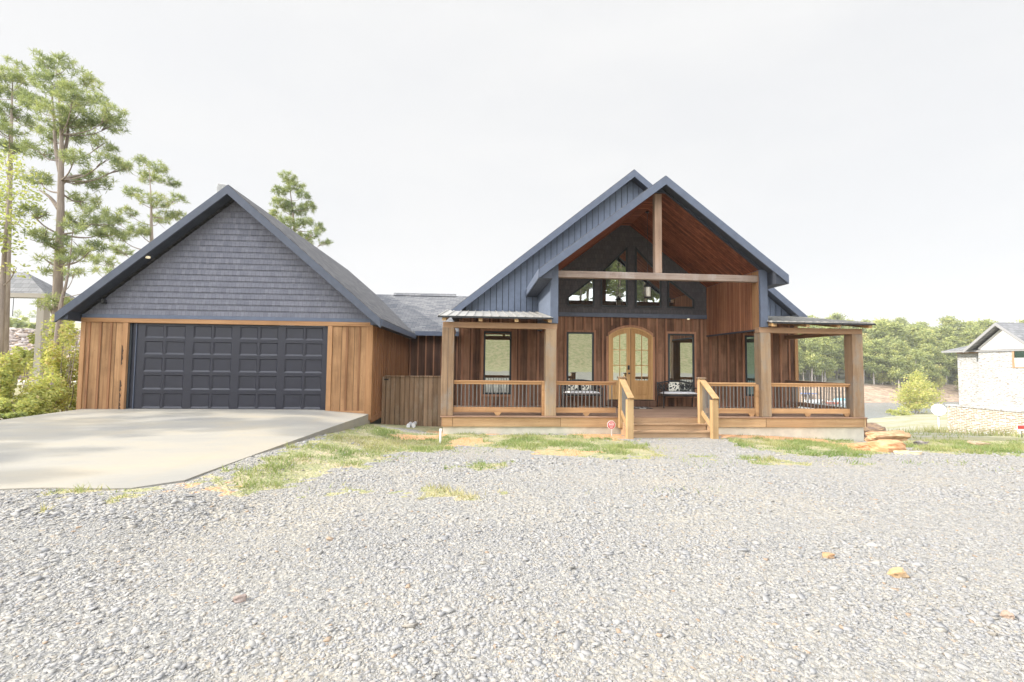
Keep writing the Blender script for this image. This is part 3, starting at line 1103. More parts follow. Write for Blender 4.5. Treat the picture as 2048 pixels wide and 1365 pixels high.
# garage door: one sectional door, the raised panels are its pattern
DX0, DX1, DZ0, DZ1, DY = -9.21, -4.11, 0.64, 3.02, GY + 0.10
mb = MB().box(DX0, DX1, DY, DY + 0.06, DZ0, DZ1)
rows = [(0.785, 1.17), (1.275, 1.655), (1.745, 2.11), (2.20, 2.545), (2.635, 2.96)]
wpx = [(190, 328), (343, 488), (548, 686), (700, 840), (899, 1036), (1052, 1190), (1246, 1386), (1400, 1534)]
D_ = 0.024
cols_ = [(DX0 + (a - 85) / 1495 * (DX1 - DX0), DX0 + (b - 85) / 1495 * (DX1 - DX0)) for a, b in wpx]
# rails and stiles stand proud; each panel is pressed in with a bevel round it
zz_ = [DZ0] + [z for r in rows for z in r] + [DZ1]
for i in range(0, len(zz_), 2):
    mb.box(DX0, DX1, DY - D_, DY - 0.0005, zz_[i], zz_[i + 1])
xx_ = [DX0] + [x for c in cols_ for x in c] + [DX1]
for z0, z1 in rows:
    for i in range(0, len(xx_), 2):
        mb.box(xx_[i], xx_[i + 1], DY - D_, DY - 0.0005, z0, z1)
    for x0, x1 in cols_:
        f = 0.034
        o = [(x0, z0), (x1, z0), (x1, z1), (x0, z1)]
        i_ = [(x0 + f, z0 + f * 1.3), (x1 - f, z0 + f * 1.3), (x1 - f, z1 - f * .5), (x0 + f, z1 - f * .5)]
        pts = [(x, DY - D_, z) for x, z in o] + [(x, DY - 0.001, z) for x, z in i_]
        mb.poly(pts, [(q, (q + 1) % 4, 4 + (q + 1) % 4, 4 + q) for q in range(4)])
for zj in (1.225, 1.70, 2.155, 2.59):
    mb.box(DX0 + 0.01, DX1 - 0.01, DY - D_ - 0.004, DY - D_ - 0.0003, zj - 0.005, zj + 0.005)
gd = mb.build('garage_door', M['garage_door'], house)
MB().box(DX0 + 0.0, DX0 + 0.05, DY - 0.06, DY - D_ - 0.001, DZ0, DZ1 - 0.01).build('weather_strip', M['dark_trim'], gd)
MB().box(DX0 + 0.15, DX0 + 0.162, DY - 0.05, DY - D_ - 0.001, DZ0 + 0.02, DZ1 - 0.01).build('track_edge', M['slate_trim'], gd)
MB().box(DX1 - 0.03, DX1, DY - 0.06, DY - D_ - 0.001, DZ0, DZ1 - 0.01).build('weather_strip', M['dark_trim'], gd)

# ---------------------------------------------------------------- link between garage and house
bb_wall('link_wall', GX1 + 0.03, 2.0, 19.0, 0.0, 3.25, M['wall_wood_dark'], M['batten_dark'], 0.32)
mb = MB().poly([(-6.3, 18.58, 3.34), (1.6, 18.58, 3.34), (1.6, 23.05, 5.46), (-6.3, 23.05, 5.46),
                (-6.3, 18.58, 3.20), (1.6, 18.58, 3.20), (1.6, 23.05, 5.30), (-6.3, 23.05, 5.30)],
               [(0, 1, 2, 3), (7, 6, 5, 4), (0, 4, 5, 1), (2, 6, 7, 3), (1, 5, 6, 2), (0, 3, 7, 4)])
mb.poly([(-6.3, 23.05, 5.46), (1.6, 23.05, 5.46), (1.6, 27.4, 3.3), (-6.3, 27.4, 3.3), (-6.3, 23.05, 5.30), (1.6, 23.05, 5.30), (1.6, 27.4, 3.15), (-6.3, 27.4, 3.15)],
        [(0, 1, 2, 3), (7, 6, 5, 4), (0, 4, 5, 1), (2, 6, 7, 3), (1, 5, 6, 2), (0, 3, 7, 4)])
lroof = mb.build('link_roof', M['shingle_x'], house)
MB().box(-2.62, 0.2, 18.535, 18.578, 3.16, 3.33).build('eave_fascia', M['slate_trim'], lroof)
MB().prism([(22.85, 5.40), (23.05, 5.56), (23.25, 5.40)], 'X', -4.35, -1.25).build('ridge_vent', M['shingle_x'], lroof)

# ---------------------------------------------------------------- main block
MX0, MX1 = -0.72, 11.22
op = [(0.06, 1.12, 0.98, 3.21), (2.89, 3.95, 0.98, 3.22), (6.44, 7.50, 0.98, 3.22), (9.22, 10.2, 0.98, 3.2), (4.38, 5.98, 0.6, 3.42)]
bb_wall('front_wall', MX0, MX1, WY, 0.55, 3.74, M['wall_wood'], M['batten_dark'], 0.32, op, phase=0.10)
MB().box(MX1 - 0.10, MX1 + 0.025, WY - 0.03, WY + 0.12, 0.66, 3.70).build('corner_board', M['trim_wood_v'], house, 0.004)
MB().box(MX1 - 0.12, MX1, WY + 0.13, 26.5, 0.0, 3.7).build('side_wall', M['tan_side'], house)
MB().box(MX0, MX0 + 0.12, WY + 0.13, 26.5, 0.0, 3.7).build('side_wall', M['tan_side'], house)
MB().box(MX0 + 0.13, MX1 - 0.13, 26.3, 26.45, 0.0, 3.7).build('back_wall', M['wall_wood'], house)

# slate board-and-groove gable: real boards with open grooves
RC, RA, RE, ROX = 5.20, 8.80, 3.85, 6.13      # ridge x/z and eave z at the rake, half width
msl = (RA - RE) / ROX
ga = MB().prism([(MX0, 3.745), (MX1, 3.745), (MX1, 3.80), (RC, 3.80 + msl * 5.95), (MX0, 3.80)], 'Y', WY + 0.03, WY + 0.10)
gw = ga.build('gable_wall', M['soffit'], house)
mb = MB()
x = MX0 + 0.02
while x < MX1 - 0.05:
    xe = min(x + 0.184, MX1 - 0.01)
    if not (xe > 2.15 and x < 7.85 and False):
        za = RA - 0.19 - msl * abs(x - RC)
        zb = RA - 0.19 - msl * abs(xe - RC)
        if min(za, zb) > 3.85:
            mb.prism([(x, 3.84), (xe, 3.84), (xe, zb), (x, za)], 'Y', WY + 0.004, WY + 0.029)
    x += 0.207
mb.build('siding_boards', M['slate'], gw)
MB().box(MX0, MX1, WY - 0.015, WY + 0.028, 3.745, 3.838).build('skirt_board', M['slate_trim'], gw)

mb = MB()
for sgn in (-1, 1):
    mb.prism([(RC, RA), (RC + sgn * ROX, RE), (RC + sgn * ROX, RE - 0.16), (RC, RA - 0.16)], 'Y', 15.02, 26.9)
mroof = mb.build('main_roof', M['shingle_y'], house)
mb = MB()
for sgn in (-1, 1):
    rake_board(mb, RC, RA - 0.03, RC + sgn * (ROX - 0.005), RE - 0.025, 0.25, 14.975, 15.018)
mb.build('rake_board', M['slate_trim'], mroof)
mb = MB()
for sgn in (-1, 1):
    mb.prism([(RC, RA - 0.165), (RC + sgn * (ROX - 0.02), RE - 0.15), (RC + sgn * (ROX - 0.02), RE - 0.21), (RC, RA - 0.22)], 'Y', 15.03, WY + 0.02)
    mb.prism([(RC + sgn * (ROX - 0.01), RE - 0.17), (RC + sgn * (ROX - 0.01), RE - 0.30), (RC + sgn * 5.80, RE - 0.30), (RC + sgn * 5.80, RE + 0.03)], 'Y', 15.025, WY - 0.02)
    mb.prism([(RC + sgn * (ROX - 0.01), RE - 0.17), (RC + sgn * (ROX - 0.01), RE - 0.29), (RC + sgn * 5.93, RE - 0.29), (RC + sgn * 5.93, RE - 0.05)], 'Y', WY + 0.13, 26.8)
mb.build('soffit', M['soffit'], mroof)
for sgn in (-1, 1):
    x = RC + sgn * (ROX + 0.012)
    MB().box(x - 0.016, x + 0.016, 15.02, 26.9, RE - 0.29, RE - 0.02).build('eave_fascia', M['slate_trim'], mroof)

# ---------------------------------------------------------------- porch gable
FC, FA, FE, FOX = 5.02, 7.28, 4.62, 3.47
fsl = (FA - FE) / FOX
mb = MB()
for sgn in (-1, 1):
    mb.prism([(FC, FA), (FC + sgn * FOX, FE), (FC + sgn * FOX, FE - 0.12), (FC, FA - 0.12)], 'Y', 11.95, WY - 0.001)
froof = mb.build('porch_gable_roof', M['shingle_y'], house)
mb = MB()
for sgn in (-1, 1):
    rake_board(mb, FC, FA - 0.022, FC + sgn * (FOX - 0.004), FE - 0.02, 0.24, 11.905, 11.948)
mb.build('rake_board', M['slate_trim'], froof)
mb = MB()
for sgn in (-1, 1):
    mb.prism([(FC, FA - 0.125), (FC + sgn * (FOX - 0.02), FE - 0.11), (FC + sgn * (FOX - 0.02), FE - 0.17), (FC, FA - 0.185)], 'Y', 11.955, PY - 0.03)
    mb.prism([(FC + sgn * (FOX - 0.012), FE - 0.13), (FC + sgn * (FOX - 0.012), FE - 0.27), (FC + sgn * 3.115, FE - 0.27), (FC + sgn * 3.115, FE + 0.10)], 'Y', 11.955, WY - 0.03)
mb.build('soffit', M['soffit'], froof)
for sgn in (-1, 1):
    x = FC + sgn * (FOX + 0.012)
    MB().box(x - 0.016, x + 0.016, 11.95, WY - 0.03, FE - 0.26, FE - 0.02).build('eave_fascia', M['slate_trim'], froof)


def ceil_z(x):
    return 6.93 - 0.775 * max(abs(x - 5.0) - 0.16, 0)


# gable frame in front, between roof and ceiling
mb = MB()
for sgn in (-1, 1):
    xo = 5.0 + sgn * 3.10
    mb.prism([(5.0, 7.06), (5.0, 6.93), (5.0 + sgn * 0.16, 6.93), (5.0 + sgn * 2.90, ceil_z(7.90)), (xo, ceil_z(7.90)), (xo, 4.86)], 'Y', PY - 0.028, PY + 0.05)
mb.build('gable_frame', M['soffit'], house)
mb = MB()
for sgn in (-1, 1):
    a, b = sorted((5.0 + sgn * 2.885, 5.0 + sgn * 3.10))
    MB().box(a, b, PY - 0.035, PY + 0.04, 3.175, 4.80).build('corner_column', M['slate_trim'], house, 0.003)
MB().box(5.0 - 3.05, 5.0 - 2.94, PY + 0.045, WY - 0.03, 3.18, 4.86).build('porch_side_wall', M['slate'], house)
s2 = MB()
for q in range(15):
    yy = PY + 0.06 + q * 0.2
    s2.box(5.0 - 3.064, 5.0 - 3.0505, yy, yy + 0.188, 3.2, 4.80)
s2.build('side_siding', M['slate'], house)
MB().box(5.0 + 2.94, 5.0 + 3.05, PY + 0.045, WY - 0.03, 3.18, 4.86).build('porch_side_wall', M['slate'], house)
MB().box(7.895, 7.938, PY + 0.045, WY - 0.03, 3.13, 4.80).build('side_panel', M['panel_wood'], house)
MB().box(7.885, 7.95, PY + 0.03, WY - 0.03, 3.08, 3.128).build('panel_edge', M['soffit'], house)
MB().box(7.872, 7.892, PY + 0.05, PY + 0.34, 3.135, 4.78).build('panel_end_board', M['trim_wood_v'], house)
MB().box(2.062, 2.105, PY + 0.045, WY - 0.03, 3.13, 4.80).build('side_panel', M['panel_wood'], house)
# board ceiling
mb = MB()
for sgn in (-1, 1):
    a, b = 5.0 + sgn * 0.16, 5.0 + sgn * 2.895
    mb.prism([(5.0, 6.93), (a, 6.93), (b, ceil_z(b)), (b, ceil_z(b) + 0.04), (a, 6.97), (5.0, 6.97)], 'Y', PY + 0.055, WY - 0.035)
mb.build('ceiling', M['ceiling'], house)

# recess wall with shakes round the transom windows
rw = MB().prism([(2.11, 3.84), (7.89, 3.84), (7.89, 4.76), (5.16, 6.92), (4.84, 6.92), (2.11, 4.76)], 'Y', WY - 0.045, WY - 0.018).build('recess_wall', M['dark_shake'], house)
mbs = MB()
for i in range(19):
    a, b = 3.85 + i * 0.158, 3.85 + (i + 1) * 0.158 + 0.01
    ha, hb = [min(2.885, max(0.2, (6.92 - z) / 0.775 + 0.14)) for z in (a, min(b, 6.9))]
    if a < 6.8:
        mbs.poly([(5 - ha, WY - 0.068, a), (5 + ha, WY - 0.068, a), (5 + hb, WY - 0.05, min(b, 6.9)), (5 - hb, WY - 0.05, min(b, 6.9)),
                  (5 - ha, WY - 0.046, a), (5 + ha, WY - 0.046, a), (5 + hb, WY - 0.046, min(b, 6.9)), (5 - hb, WY - 0.046, min(b, 6.9))],
                 [(0, 1, 2, 3), (5, 4, 7, 6), (0, 4, 5, 1), (2, 6, 7, 3), (1, 5, 6, 2), (0, 3, 7, 4)])
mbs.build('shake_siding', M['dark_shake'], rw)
MB().box(2.11, 7.89, WY - 0.085, WY - 0.019, 3.70, 3.838).build('band_board', M['slate_trim'], house, 0.003)
k = NT('recess_light')
MB().lathe((7.2, WY - 0.12, 3.655), [(0.03, 0), (0.04, 0.01), (0.04, 0.043)], 12).build('recess_light', M['lens'], house)


def poly_window(name, pts, y, parent, fw_=0.055, glass='glass', lip=0.05, trim=None):
    """frame follows the polygon outline; pane set back inside it"""
    n = len(pts)
    c = Vector((sum(p[0] for p in pts) / n, sum(p[1] for p in pts) / n))
    # inset polygon by edge offset
    area = sum(pts[i][0] * pts[(i + 1) % n][1] - pts[(i + 1) % n][0] * pts[i][1] for i in range(n))
    if area < 0:
        pts = pts[::-1]
    ins = []
    for i in range(n):
        p0, p1, p2 = Vector(pts[i - 1]), Vector(pts[i]), Vector(pts[(i + 1) % n])
        d1, d2 = (p1 - p0).normalized(), (p2 - p1).normalized()
        n1, n2 = Vector((-d1.y, d1.x)), Vector((-d2.y, d2.x))
        b = (n1 + n2).normalized()
        ins.append(p1 + b * (fw_ / max(b.dot(n1), 0.3)))
    mb = MB()
    V = [(p[0], y - lip, p[1]) for p in pts] + [(p[0], y - lip, p[1]) for p in ins] + [(p[0], y, p[1]) for p in pts] + [(p[0], y, p[1]) for p in ins]
    F = []
    for i in range(n):
        j = (i + 1) % n
        F += [(i, j, n + j, n + i), (2 * n + i, 3 * n + i, 3 * n + j, 2 * n + j), (i, 2 * n + i, 2 * n + j, j), (n + i, n + j, 3 * n + j, 3 * n + i)]
    mb.poly(V, F)
    wn = mb.build(name, M['dark_trim'], parent)
    MB().prism([tuple(p) for p in ins], 'Y', y - lip + 0.024, y - lip + 0.032).build('pane', M[glass], wn)
    return wn


def rect(x0, x1, z0, z1):
    return [(x0, z0), (x1, z0), (x1, z1), (x0, z1)]


TY = WY - 0.07
poly_window('transom_window', [(2.95, 4.06), (3.89, 4.06), (3.89, 5.10), (2.95, 4.36)], TY, house)
poly_window('transom_window', [(4.11, 4.06), (5.05, 4.06), (5.05, 6.18), (4.11, 5.24)], TY, house)
poly_window('transom_window', [(5.32, 4.06), (6.25, 4.06), (6.25, 5.20), (5.32, 6.18)], TY, house)
poly_window('transom_window', [(6.47, 4.06), (7.42, 4.06), (7.42, 4.37), (6.47, 5.10)], TY, house)
for x0, x1, z0, z1, gl in ((0.12, 1.06, 1.03, 3.15, 'glass'), (2.95, 3.89, 1.03, 3.17, 'glass'), (6.50, 7.44, 1.03, 3.17, 'glass'), (9.28, 10.18, 1.03, 3.15, 'glass_dark')):
    wn = poly_window('window', rect(x0, x1, z0, z1), WY - 0.001, house, 0.06, gl, 0.055)
    t = MB()
    t.box(x0 - 0.075, x0 - 0.002, WY - 0.035, WY - 0.001, z0 - 0.075, z1 + 0.075)
    t.box(x1 + 0.002, x1 + 0.075, WY - 0.035, WY - 0.001, z0 - 0.075, z1 + 0.075)
    t.box(x0 - 0.0015, x1 + 0.0015, WY - 0.034, WY - 0.001, z1 + 0.002, z1 + 0.075)
    t.box(x0 - 0.0015, x1 + 0.0015, WY - 0.034, WY - 0.001, z0 - 0.075, z0 - 0.002)
    t.build('trim', M['batten_dark'], wn)

# ---------------------------------------------------------------- front door
DCX, DHW, DSP, DTP, DSL = 5.18, 0.72, 3.06, 3.315, 0.885
sag = DTP - DSP
RAD = (DHW * DHW + sag * sag) / (2 * sag)


def arch(x, off=0.0):
    return DSP - (RAD - sag) + sqrt(max((RAD + off) ** 2 - (x - DCX) ** 2, 0))


def arch_band(mb, xa, xb, o0, o1, y0, y1, n=14):
    xs = [xa + (xb - xa) * i / n for i in range(n + 1)]
    mb.prism([(x, arch(x, o0)) for x in xs] + [(x, arch(x, o1)) for x in reversed(xs)], 'Y', y0, y1)


fr = MB()
fr.box(DCX - DHW - 0.055, DCX - DHW, WY - 0.06, WY - 0.001, DSL, arch(DCX - DHW) - 0.004)
fr.box(DCX + DHW, DCX + DHW + 0.055, WY - 0.06, WY - 0.001, DSL, arch(DCX + DHW) - 0.004)
arch_band(fr, DCX - DHW - 0.05, DCX + DHW + 0.05, 0.0, 0.045, WY - 0.06, WY - 0.001)
fdoor = fr.build('front_door', M['door_wood'], house)
tr = MB()
arch_band(tr, DCX - DHW - 0.07, DCX + DHW + 0.07, 0.05, 0.125, WY - 0.05, WY - 0.001)
tr.box(DCX - DHW - 0.13, DCX - DHW - 0.06, WY - 0.045, WY - 0.001, DSL - 0.2, DSP - 0.01)
tr.box(DCX + DHW + 0.06, DCX + DHW + 0.13, WY - 0.045, WY - 0.001, DSL - 0.2, DSP - 0.01)
tr.build('door_trim', M['batten_dark'], fdoor)
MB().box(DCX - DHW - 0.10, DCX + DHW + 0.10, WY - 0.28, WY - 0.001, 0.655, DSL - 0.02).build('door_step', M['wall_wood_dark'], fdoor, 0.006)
MB().box(DCX - DHW - 0.05, DCX + DHW + 0.05, WY - 0.14, WY - 0.001, DSL - 0.018, DSL - 0.001).build('threshold', M['metal_black'], fdoor)
for sgn in (-1, 1):
    inn, outr = DCX + sgn * 0.012, DCX + sgn * (DHW - 0.004)
    xl, xr = min(inn, outr), max(inn, outr)
    gl0, gl1 = (xl + 0.10, xr - 0.135) if sgn < 0 else (xl + 0.15, xr - 0.10)
    yb, yf = WY - 0.02, WY - 0.045
    lf = MB()
    nseg = 10
    for a, b in ((xl, gl0), (gl1, xr)):                       # stiles
        lf.prism([(a, DSL), (b, DSL), (b, arch(b) - 0.006), ((a + b) / 2, arch((a + b) / 2) - 0.006), (a, arch(a) - 0.006)], 'Y', yf, yb)
    xs = [gl0 + (gl1 - gl0) * i / nseg for i in range(nseg + 1)]
    lf.prism([(x, arch(x) - 0.006) for x in xs] + [(x, arch(x) - 0.15) for x in reversed(xs)], 'Y', yf + 0.001, yb)
    lf.box(gl0, gl1, yf + 0.001, yb, 1.36, 1.54)
    lf.box(gl0, gl1, yf + 0.001, yb, DSL, 1.02)
    lf.box(gl0, gl1, yf + 0.022, yb, 1.02, 1.36)
    lf.prism([(gl0 + 0.045, 1.065), (gl1 - 0.045, 1.065), (gl1 - 0.045, 1.315), (gl0 + 0.045, 1.315)], 'Y', yf + 0.006, yf + 0.0215)
    mid = (gl0 + gl1) / 2
    lf.box(mid - 0.013, mid + 0.013, yf + 0.004, yb, 1.541, arch(mid) - 0.151)
    for z in (2.05, 2.58):
        lf.box(gl0 + 0.001, gl1 - 0.001, yf + 0.005, yb, z - 0.013, z + 0.013)
    leaf = lf.build('door_leaf', M['door_wood'], fdoor, 0.003)
    MB().prism([(gl0, 1.53)] + [(gl1, 1.53)] + [(x, arch(x) - 0.14) for x in reversed(xs)], 'Y', yb - 0.008, yb + 0.004).build('pane', M['glass_door'], fdoor)
MB().box(DCX - 0.115, DCX - 0.045, WY - 0.075, WY - 0.046, 1.90, 2.05).build('keypad_lock', M['metal_black'], fdoor, 0.006)
kb = MB().tube([(DCX - 0.08, WY - 0.046, 1.78), (DCX - 0.08, WY - 0.09, 1.78), (DCX - 0.08, WY - 0.095, 1.78), (DCX - 0.08, WY - 0.135, 1.78)], [0.018, 0.018, 0.032, 0.03], 14)
kb.build('door_knob', M['metal_black'], fdoor)

# ---------------------------------------------------------------- deck, steps
MB().box(-1.03, 10.98, 12.24, WY - 0.002, 0.62, 0.65).build('deck', M['deck'], house, 0.003)
fa = MB()
fa.box(-0.985, 10.955, 12.275, 12.315, 0.375, 0.618)
fa.build('deck_fascia', M['fascia_wood'], house)
MB().box(10.957, 10.975, 12.26, WY - 0.01, 0.375, 0.618).build('deck_fascia', M['rail_y'], house)
MB().box(-1.005, -0.987, 12.26, WY - 0.01, 0.375, 0.618).build('deck_fascia', M['rail_y'], house)
MB().box(-0.96, 10.93, 12.33, WY - 0.05, -0.4, 0.373).build('foundation', M['concrete'], house)
SX0, SX1 = 3.93, 6.02
st = empty('stairs', (5.0, 12.0, 0.15))
st.parent = house
st.location = Vector((5.0, 12.0, 0.15)) - Vector(HB)
for i, (z, y0, y1) in enumerate(((0.49, 11.97, 12.275), (0.335, 11.66, 11.99))):
    MB().box(SX0 - 0.03, SX1 + 0.12 - 0.0, y0, y1, z - 0.035, z).build('tread', M['step'], st, 0.004)
MB().box(SX0, SX1 + 0.1, 12.235, 12.272, 0.491, 0.617).build('riser', M['step'], st, 0.003)
MB().box(SX0, SX1 + 0.1, 11.995, 12.03, 0.336, 0.453).build('riser', M['step'], st, 0.003)
MB().box(SX0, SX1 + 0.1, 11.69, 11.72, 0.13, 0.298).build('riser', M['step'], st, 0.003)
for sx in (SX0 - 0.075, SX1 + 0.125):
    MB().prism([(12.27, 0.61), (11.6, 0.24), (11.6, 0.08), (12.27, 0.08)], 'X', sx, sx + 0.04).build('stringer', M['step'], st)

# ---------------------------------------------------------------- porch posts, beams, rafters, tin roofs
for x0, x1 in ((-1.02, -0.70), (1.78, 2.08), (7.89, 8.19), (10.63, 10.95)):
    MB().box(x0, x1, PY, PY + 0.31, 0.652, 3.018).build('porch_post', M['post'], house, 0.012)
crk = MB().box(-0.862, -0.853, PY - 0.001, PY + 0.012, 0.66, 3.0)
crk.build('post_joint', M['dark_trim'], house)
for x0, x1 in ((-1.01, 2.10), (7.87, 10.96)):
    MB().box(x0, x1, PY + 0.02, PY + 0.24, 3.020, 3.172).build('porch_beam', M['beam'], house, 0.006)
    xs = (x0 + 0.03, x0 + 0.19) if x0 < 0 else (x1 - 0.19, x1 - 0.03)
    MB().box(xs[0], xs[1], PY + 0.245, WY - 0.03, 3.03, 3.168).build('porch_beam', M['rail_y'], house, 0.006)


def rz(y):           # underside line of the tin roofs
    return 3.285 + (y - 12.02) * 0.158


for xs in ((-0.96, 0.0, 0.96, 1.86), (8.16, 9.13, 10.05, 10.98)):
    for x in xs:
        MB().prism([(12.06, rz(12.06) - 0.118), (WY - 0.025, rz(WY) - 0.115), (WY - 0.025, rz(WY) - 0.024), (12.06, rz(12.06) - 0.024)], 'X', x - 0.05, x + 0.05).build('rafter', M['step_post'], house, 0.004)
for x0, x1 in ((-1.12, 1.945), (8.055, 11.09)):
    mb = MB().prism([(12.02, rz(12.02)), (WY - 0.02, rz(WY - 0.02)), (WY - 0.02, rz(WY - 0.02) + 0.022), (12.02, rz(12.02) + 0.022)], 'X', x0, x1)
    x = x0 + 0.03
    while x < x1:
        mb.prism([(12.015, rz(12.015) + 0.0225), (WY - 0.022, rz(WY - 0.022) + 0.0225), (WY - 0.022, rz(WY) + 0.045), (12.015, rz(12.015) + 0.045)], 'X', x - 0.014, x + 0.014)
        x += 0.228
    tin = mb.build('tin_roof', M['metal_roof'], house)
    MB().prism([(12.05, rz(12.05) - 0.003), (WY - 0.03, rz(WY) - 0.008), (WY - 0.03, rz(WY) - 0.022), (12.05, rz(12.05) - 0.018)], 'X', x0 + 0.03, x1 - 0.03).build('roof_decking', M['ceiling'], tin)
    MB().box(x0, x1, 12.005, 12.018, rz(12.0) - 0.028, rz(12.0) + 0.02).build('drip_edge', M['metal_black'], tin)
MB().box(2.108, 7.894, PY + 0.06, PY + 0.22, 4.47, 4.655).build('collar_beam', M['grey_beam'], house, 0.008)
MB().box(4.87, 5.075, PY + 0.06, PY + 0.22, 4.657, 6.925).build('king_post', M['grey_post'], house, 0.008)

# ---------------------------------------------------------------- railings
def railing_x(x0, x1, y, brackets):
    r = MB().box(x0, x1, y - 0.055, y + 0.055, 1.555, 1.598).build('railing', M['rail'], house, 0.006)
    MB().box(x0, x1, y - 0.022, y + 0.022, 1.495, 1.5545).build('sub_rail', M['rail'], r, 0.004)
    MB().box(x0, x1, y - 0.022, y + 0.022, 0.735, 0.875).build('bottom_rail', M['rail'], r, 0.004)
    for b in brackets:
        MB().prism([(b - 0.10, 0.734), (b + 0.10, 0.734), (b + 0.045, 0.652), (b - 0.045, 0.652)], 'Y', y - 0.022, y + 0.022).build('rail_block', M['rail'], r)
    n = max(2, round((x1 - x0) / 0.105))
    for i in range(1, n):
        x = x0 + (x1 - x0) * i / n
        MB().tube([(x, y, 0.868), (x, y, 1.50)], 0.0140, 6).build('baluster', M['baluster'], r)


def railing_y(y0, y1, x, brackets):
    r = MB().box(x - 0.055, x + 0.055, y0, y1, 1.555, 1.598).build('railing', M['rail_y'], house, 0.006)
    MB().box(x - 0.022, x + 0.022, y0, y1, 1.495, 1.5545).build('sub_rail', M['rail_y'], r, 0.004)
    MB().box(x - 0.022, x + 0.022, y0, y1, 0.735, 0.875).build('bottom_rail', M['rail_y'], r, 0.004)
    for b in brackets:
        MB().prism([(b - 0.10, 0.734), (b + 0.10, 0.734), (b + 0.045, 0.652), (b - 0.045, 0.652)], 'X', x - 0.022, x + 0.022).build('rail_block', M['rail_y'], r)
    n = max(2, round((y1 - y0) / 0.13))
    for i in range(1, n):
        y = y0 + (y1 - y0) * i / n
        MB().tube([(x, y, 0.868), (x, y, 1.50)], 0.0140, 6).build('baluster', M['baluster'], r)


RYL = 12.46
railing_x(-0.698, 1.70, RYL, (0.50,))
railing_x(2.082, 3.765, RYL - 0.02, (2.94,))
railing_x(6.12, 7.79, RYL - 0.02, (6.62, 7.68))
railing_x(8.192, 10.628, RYL, (9.35, 10.53))
MB().box(1.702, 1.778, RYL - 0.045, RYL + 0.045, 0.652, 1.60).build('rail_post', M['rail'], house, 0.004)
MB().box(7.792, 7.888, RYL - 0.045, RYL + 0.045, 0.652, 1.553).build('rail_post', M['rail'], house, 0.004)
railing_y(12.62, WY - 0.03, 10.80, (13.9,))
for x0, x1 in ((3.77, 3.93), (6.0, 6.155)):
    np_ = MB().box(x0, x1, 12.10, 12.236, 0.36, 1.70).build('newel_post', M['step_post'], house, 0.006)
    MB().box(x0 - 0.025, x1 + 0.025, 12.075, 12.26, 1.702, 1.742).build('post_cap', M['post'], np_, 0.008)
for x0, x1 in ((3.765, 3.93), (6.005, 6.17)):
    MB().box(x0, x1, 11.43, 11.57, 0.08, 1.175).build('newel_post', M['step_post'], house, 0.006)
    xm = (x0 + x1) / 2
    sr = MB().bar((xm, 12.10, 1.655), (xm, 11.385, 1.215), 0.16, 0.042).build('railing', M['step_post'], house, 0.005)
    MB().bar((xm - 0.02, 12.10, 0.80), (xm - 0.02, 11.57, 0.475), 0.045, 0.13).build('bottom_rail', M['step_post'], sr, 0.004)
    for q in range(7):
        y = 11.62 + q * 0.07
        zt = 1.215 + (y - 11.385) * 0.615
        zb = 0.475 + (y - 11.57) * 0.613
        MB().tube([(xm - 0.02, y, zb + 0.05), (xm - 0.02, y, zt - 0.02)], 0.0105, 6).build('baluster', M['baluster'], sr)

# ================================================================== THINGS ROUND THE HOUSE
# gate between garage and porch
gt = empty('gate', (-1.95, 13.9, 0.15), 'weathered vertical board gate closing the gap between garage and porch', 'gate')
bw_ = 0.138
mb = MB()
x = -2.80
i = 0
while x < -1.09:
    mb.box(x, min(x + bw_ - 0.008, -1.06), 13.90, 13.922, 0.10 + 0.02 * ((i * 7) % 3), 1.625)
    x += bw_
    i += 1
mb.build('board_panel', M['gate'], gt)
MB().box(-2.83, -1.045, 13.86, 13.96, 1.63, 1.668).build('top_rail', M['gate'], gt, 0.005)
MB().box(-2.80, -1.06, 13.925, 13.965, 1.30, 1.42).build('brace', M['gate'], gt)
MB().box(-2.80, -1.06, 13.925, 13.965, 0.35, 0.47).build('brace', M['gate'], gt)
MB().box(-2.90, -2.81, 13.88, 13.97, 0.05, 1.625).build('post', M['gate'], gt)
MB().box(-2.85, -2.72, 13.875, 13.896, 1.53, 1.57).build('hinge', M['metal_black'], gt)

# drain elbows at the foot of the gate
k = NT('grey_drain_plastic')
k.color((0.62, 0.62, 0.63))
k.rough(0.5)
M['pvc_grey'] = k.m
z0 = gz(-1.95, 13.4)
dr = empty('drain_pipe', (-1.95, 13.4, z0), 'grey plastic drain pipe ends lying at the foot of the board gate', 'pipe')
MB().tube([(-2.02, 13.75, z0 + .05), (-2.02, 13.35, z0 + .05), (-2.0, 13.2, z0 + .05)], 0.055, 12).build('pipe_end', M['pvc_grey'], dr)
MB().tube([(-1.88, 13.75, z0 + .06), (-1.90, 13.4, z0 + .06), (-1.86, 13.25, z0 + .05)], 0.055, 12).build('pipe_end', M['pvc_grey'], dr)
# white pipe standing in the grass
p = ground_point(880, 888)
pv = MB().tube([(p[0], p[1], p[2] - .05), (p[0] + 0.012, p[1], p[2] + .31)], 0.024, 14).build('vent_pipe', M['white'], base=tuple(p))
MB().tube([(p[0] + 0.011, p[1], p[2] + .28), (p[0] + 0.013, p[1], p[2] + .335)], 0.031, 14).build('pipe_cap', M['white'], pv)
tag(pv, 'thin white plastic pipe standing in the grass by the corner of the porch', 'pipe')

# octagonal yard sign
sg = empty('yard_sign', (3.5, 11.9, 0.2), 'red octagonal security sign on a white stake beside the porch steps', 'sign')
k = NT('sign_red')
k.color((0.55, 0.075, 0.07))
k.rough(0.4)
M['sign_red'] = k.m
cx, cz, R = 3.485, 0.475, 0.118


def octo(r):
    return [(cx + r * cos(pi / 8 + i * pi / 4), cz + r * sin(pi / 8 + i * pi / 4)) for i in range(8)]


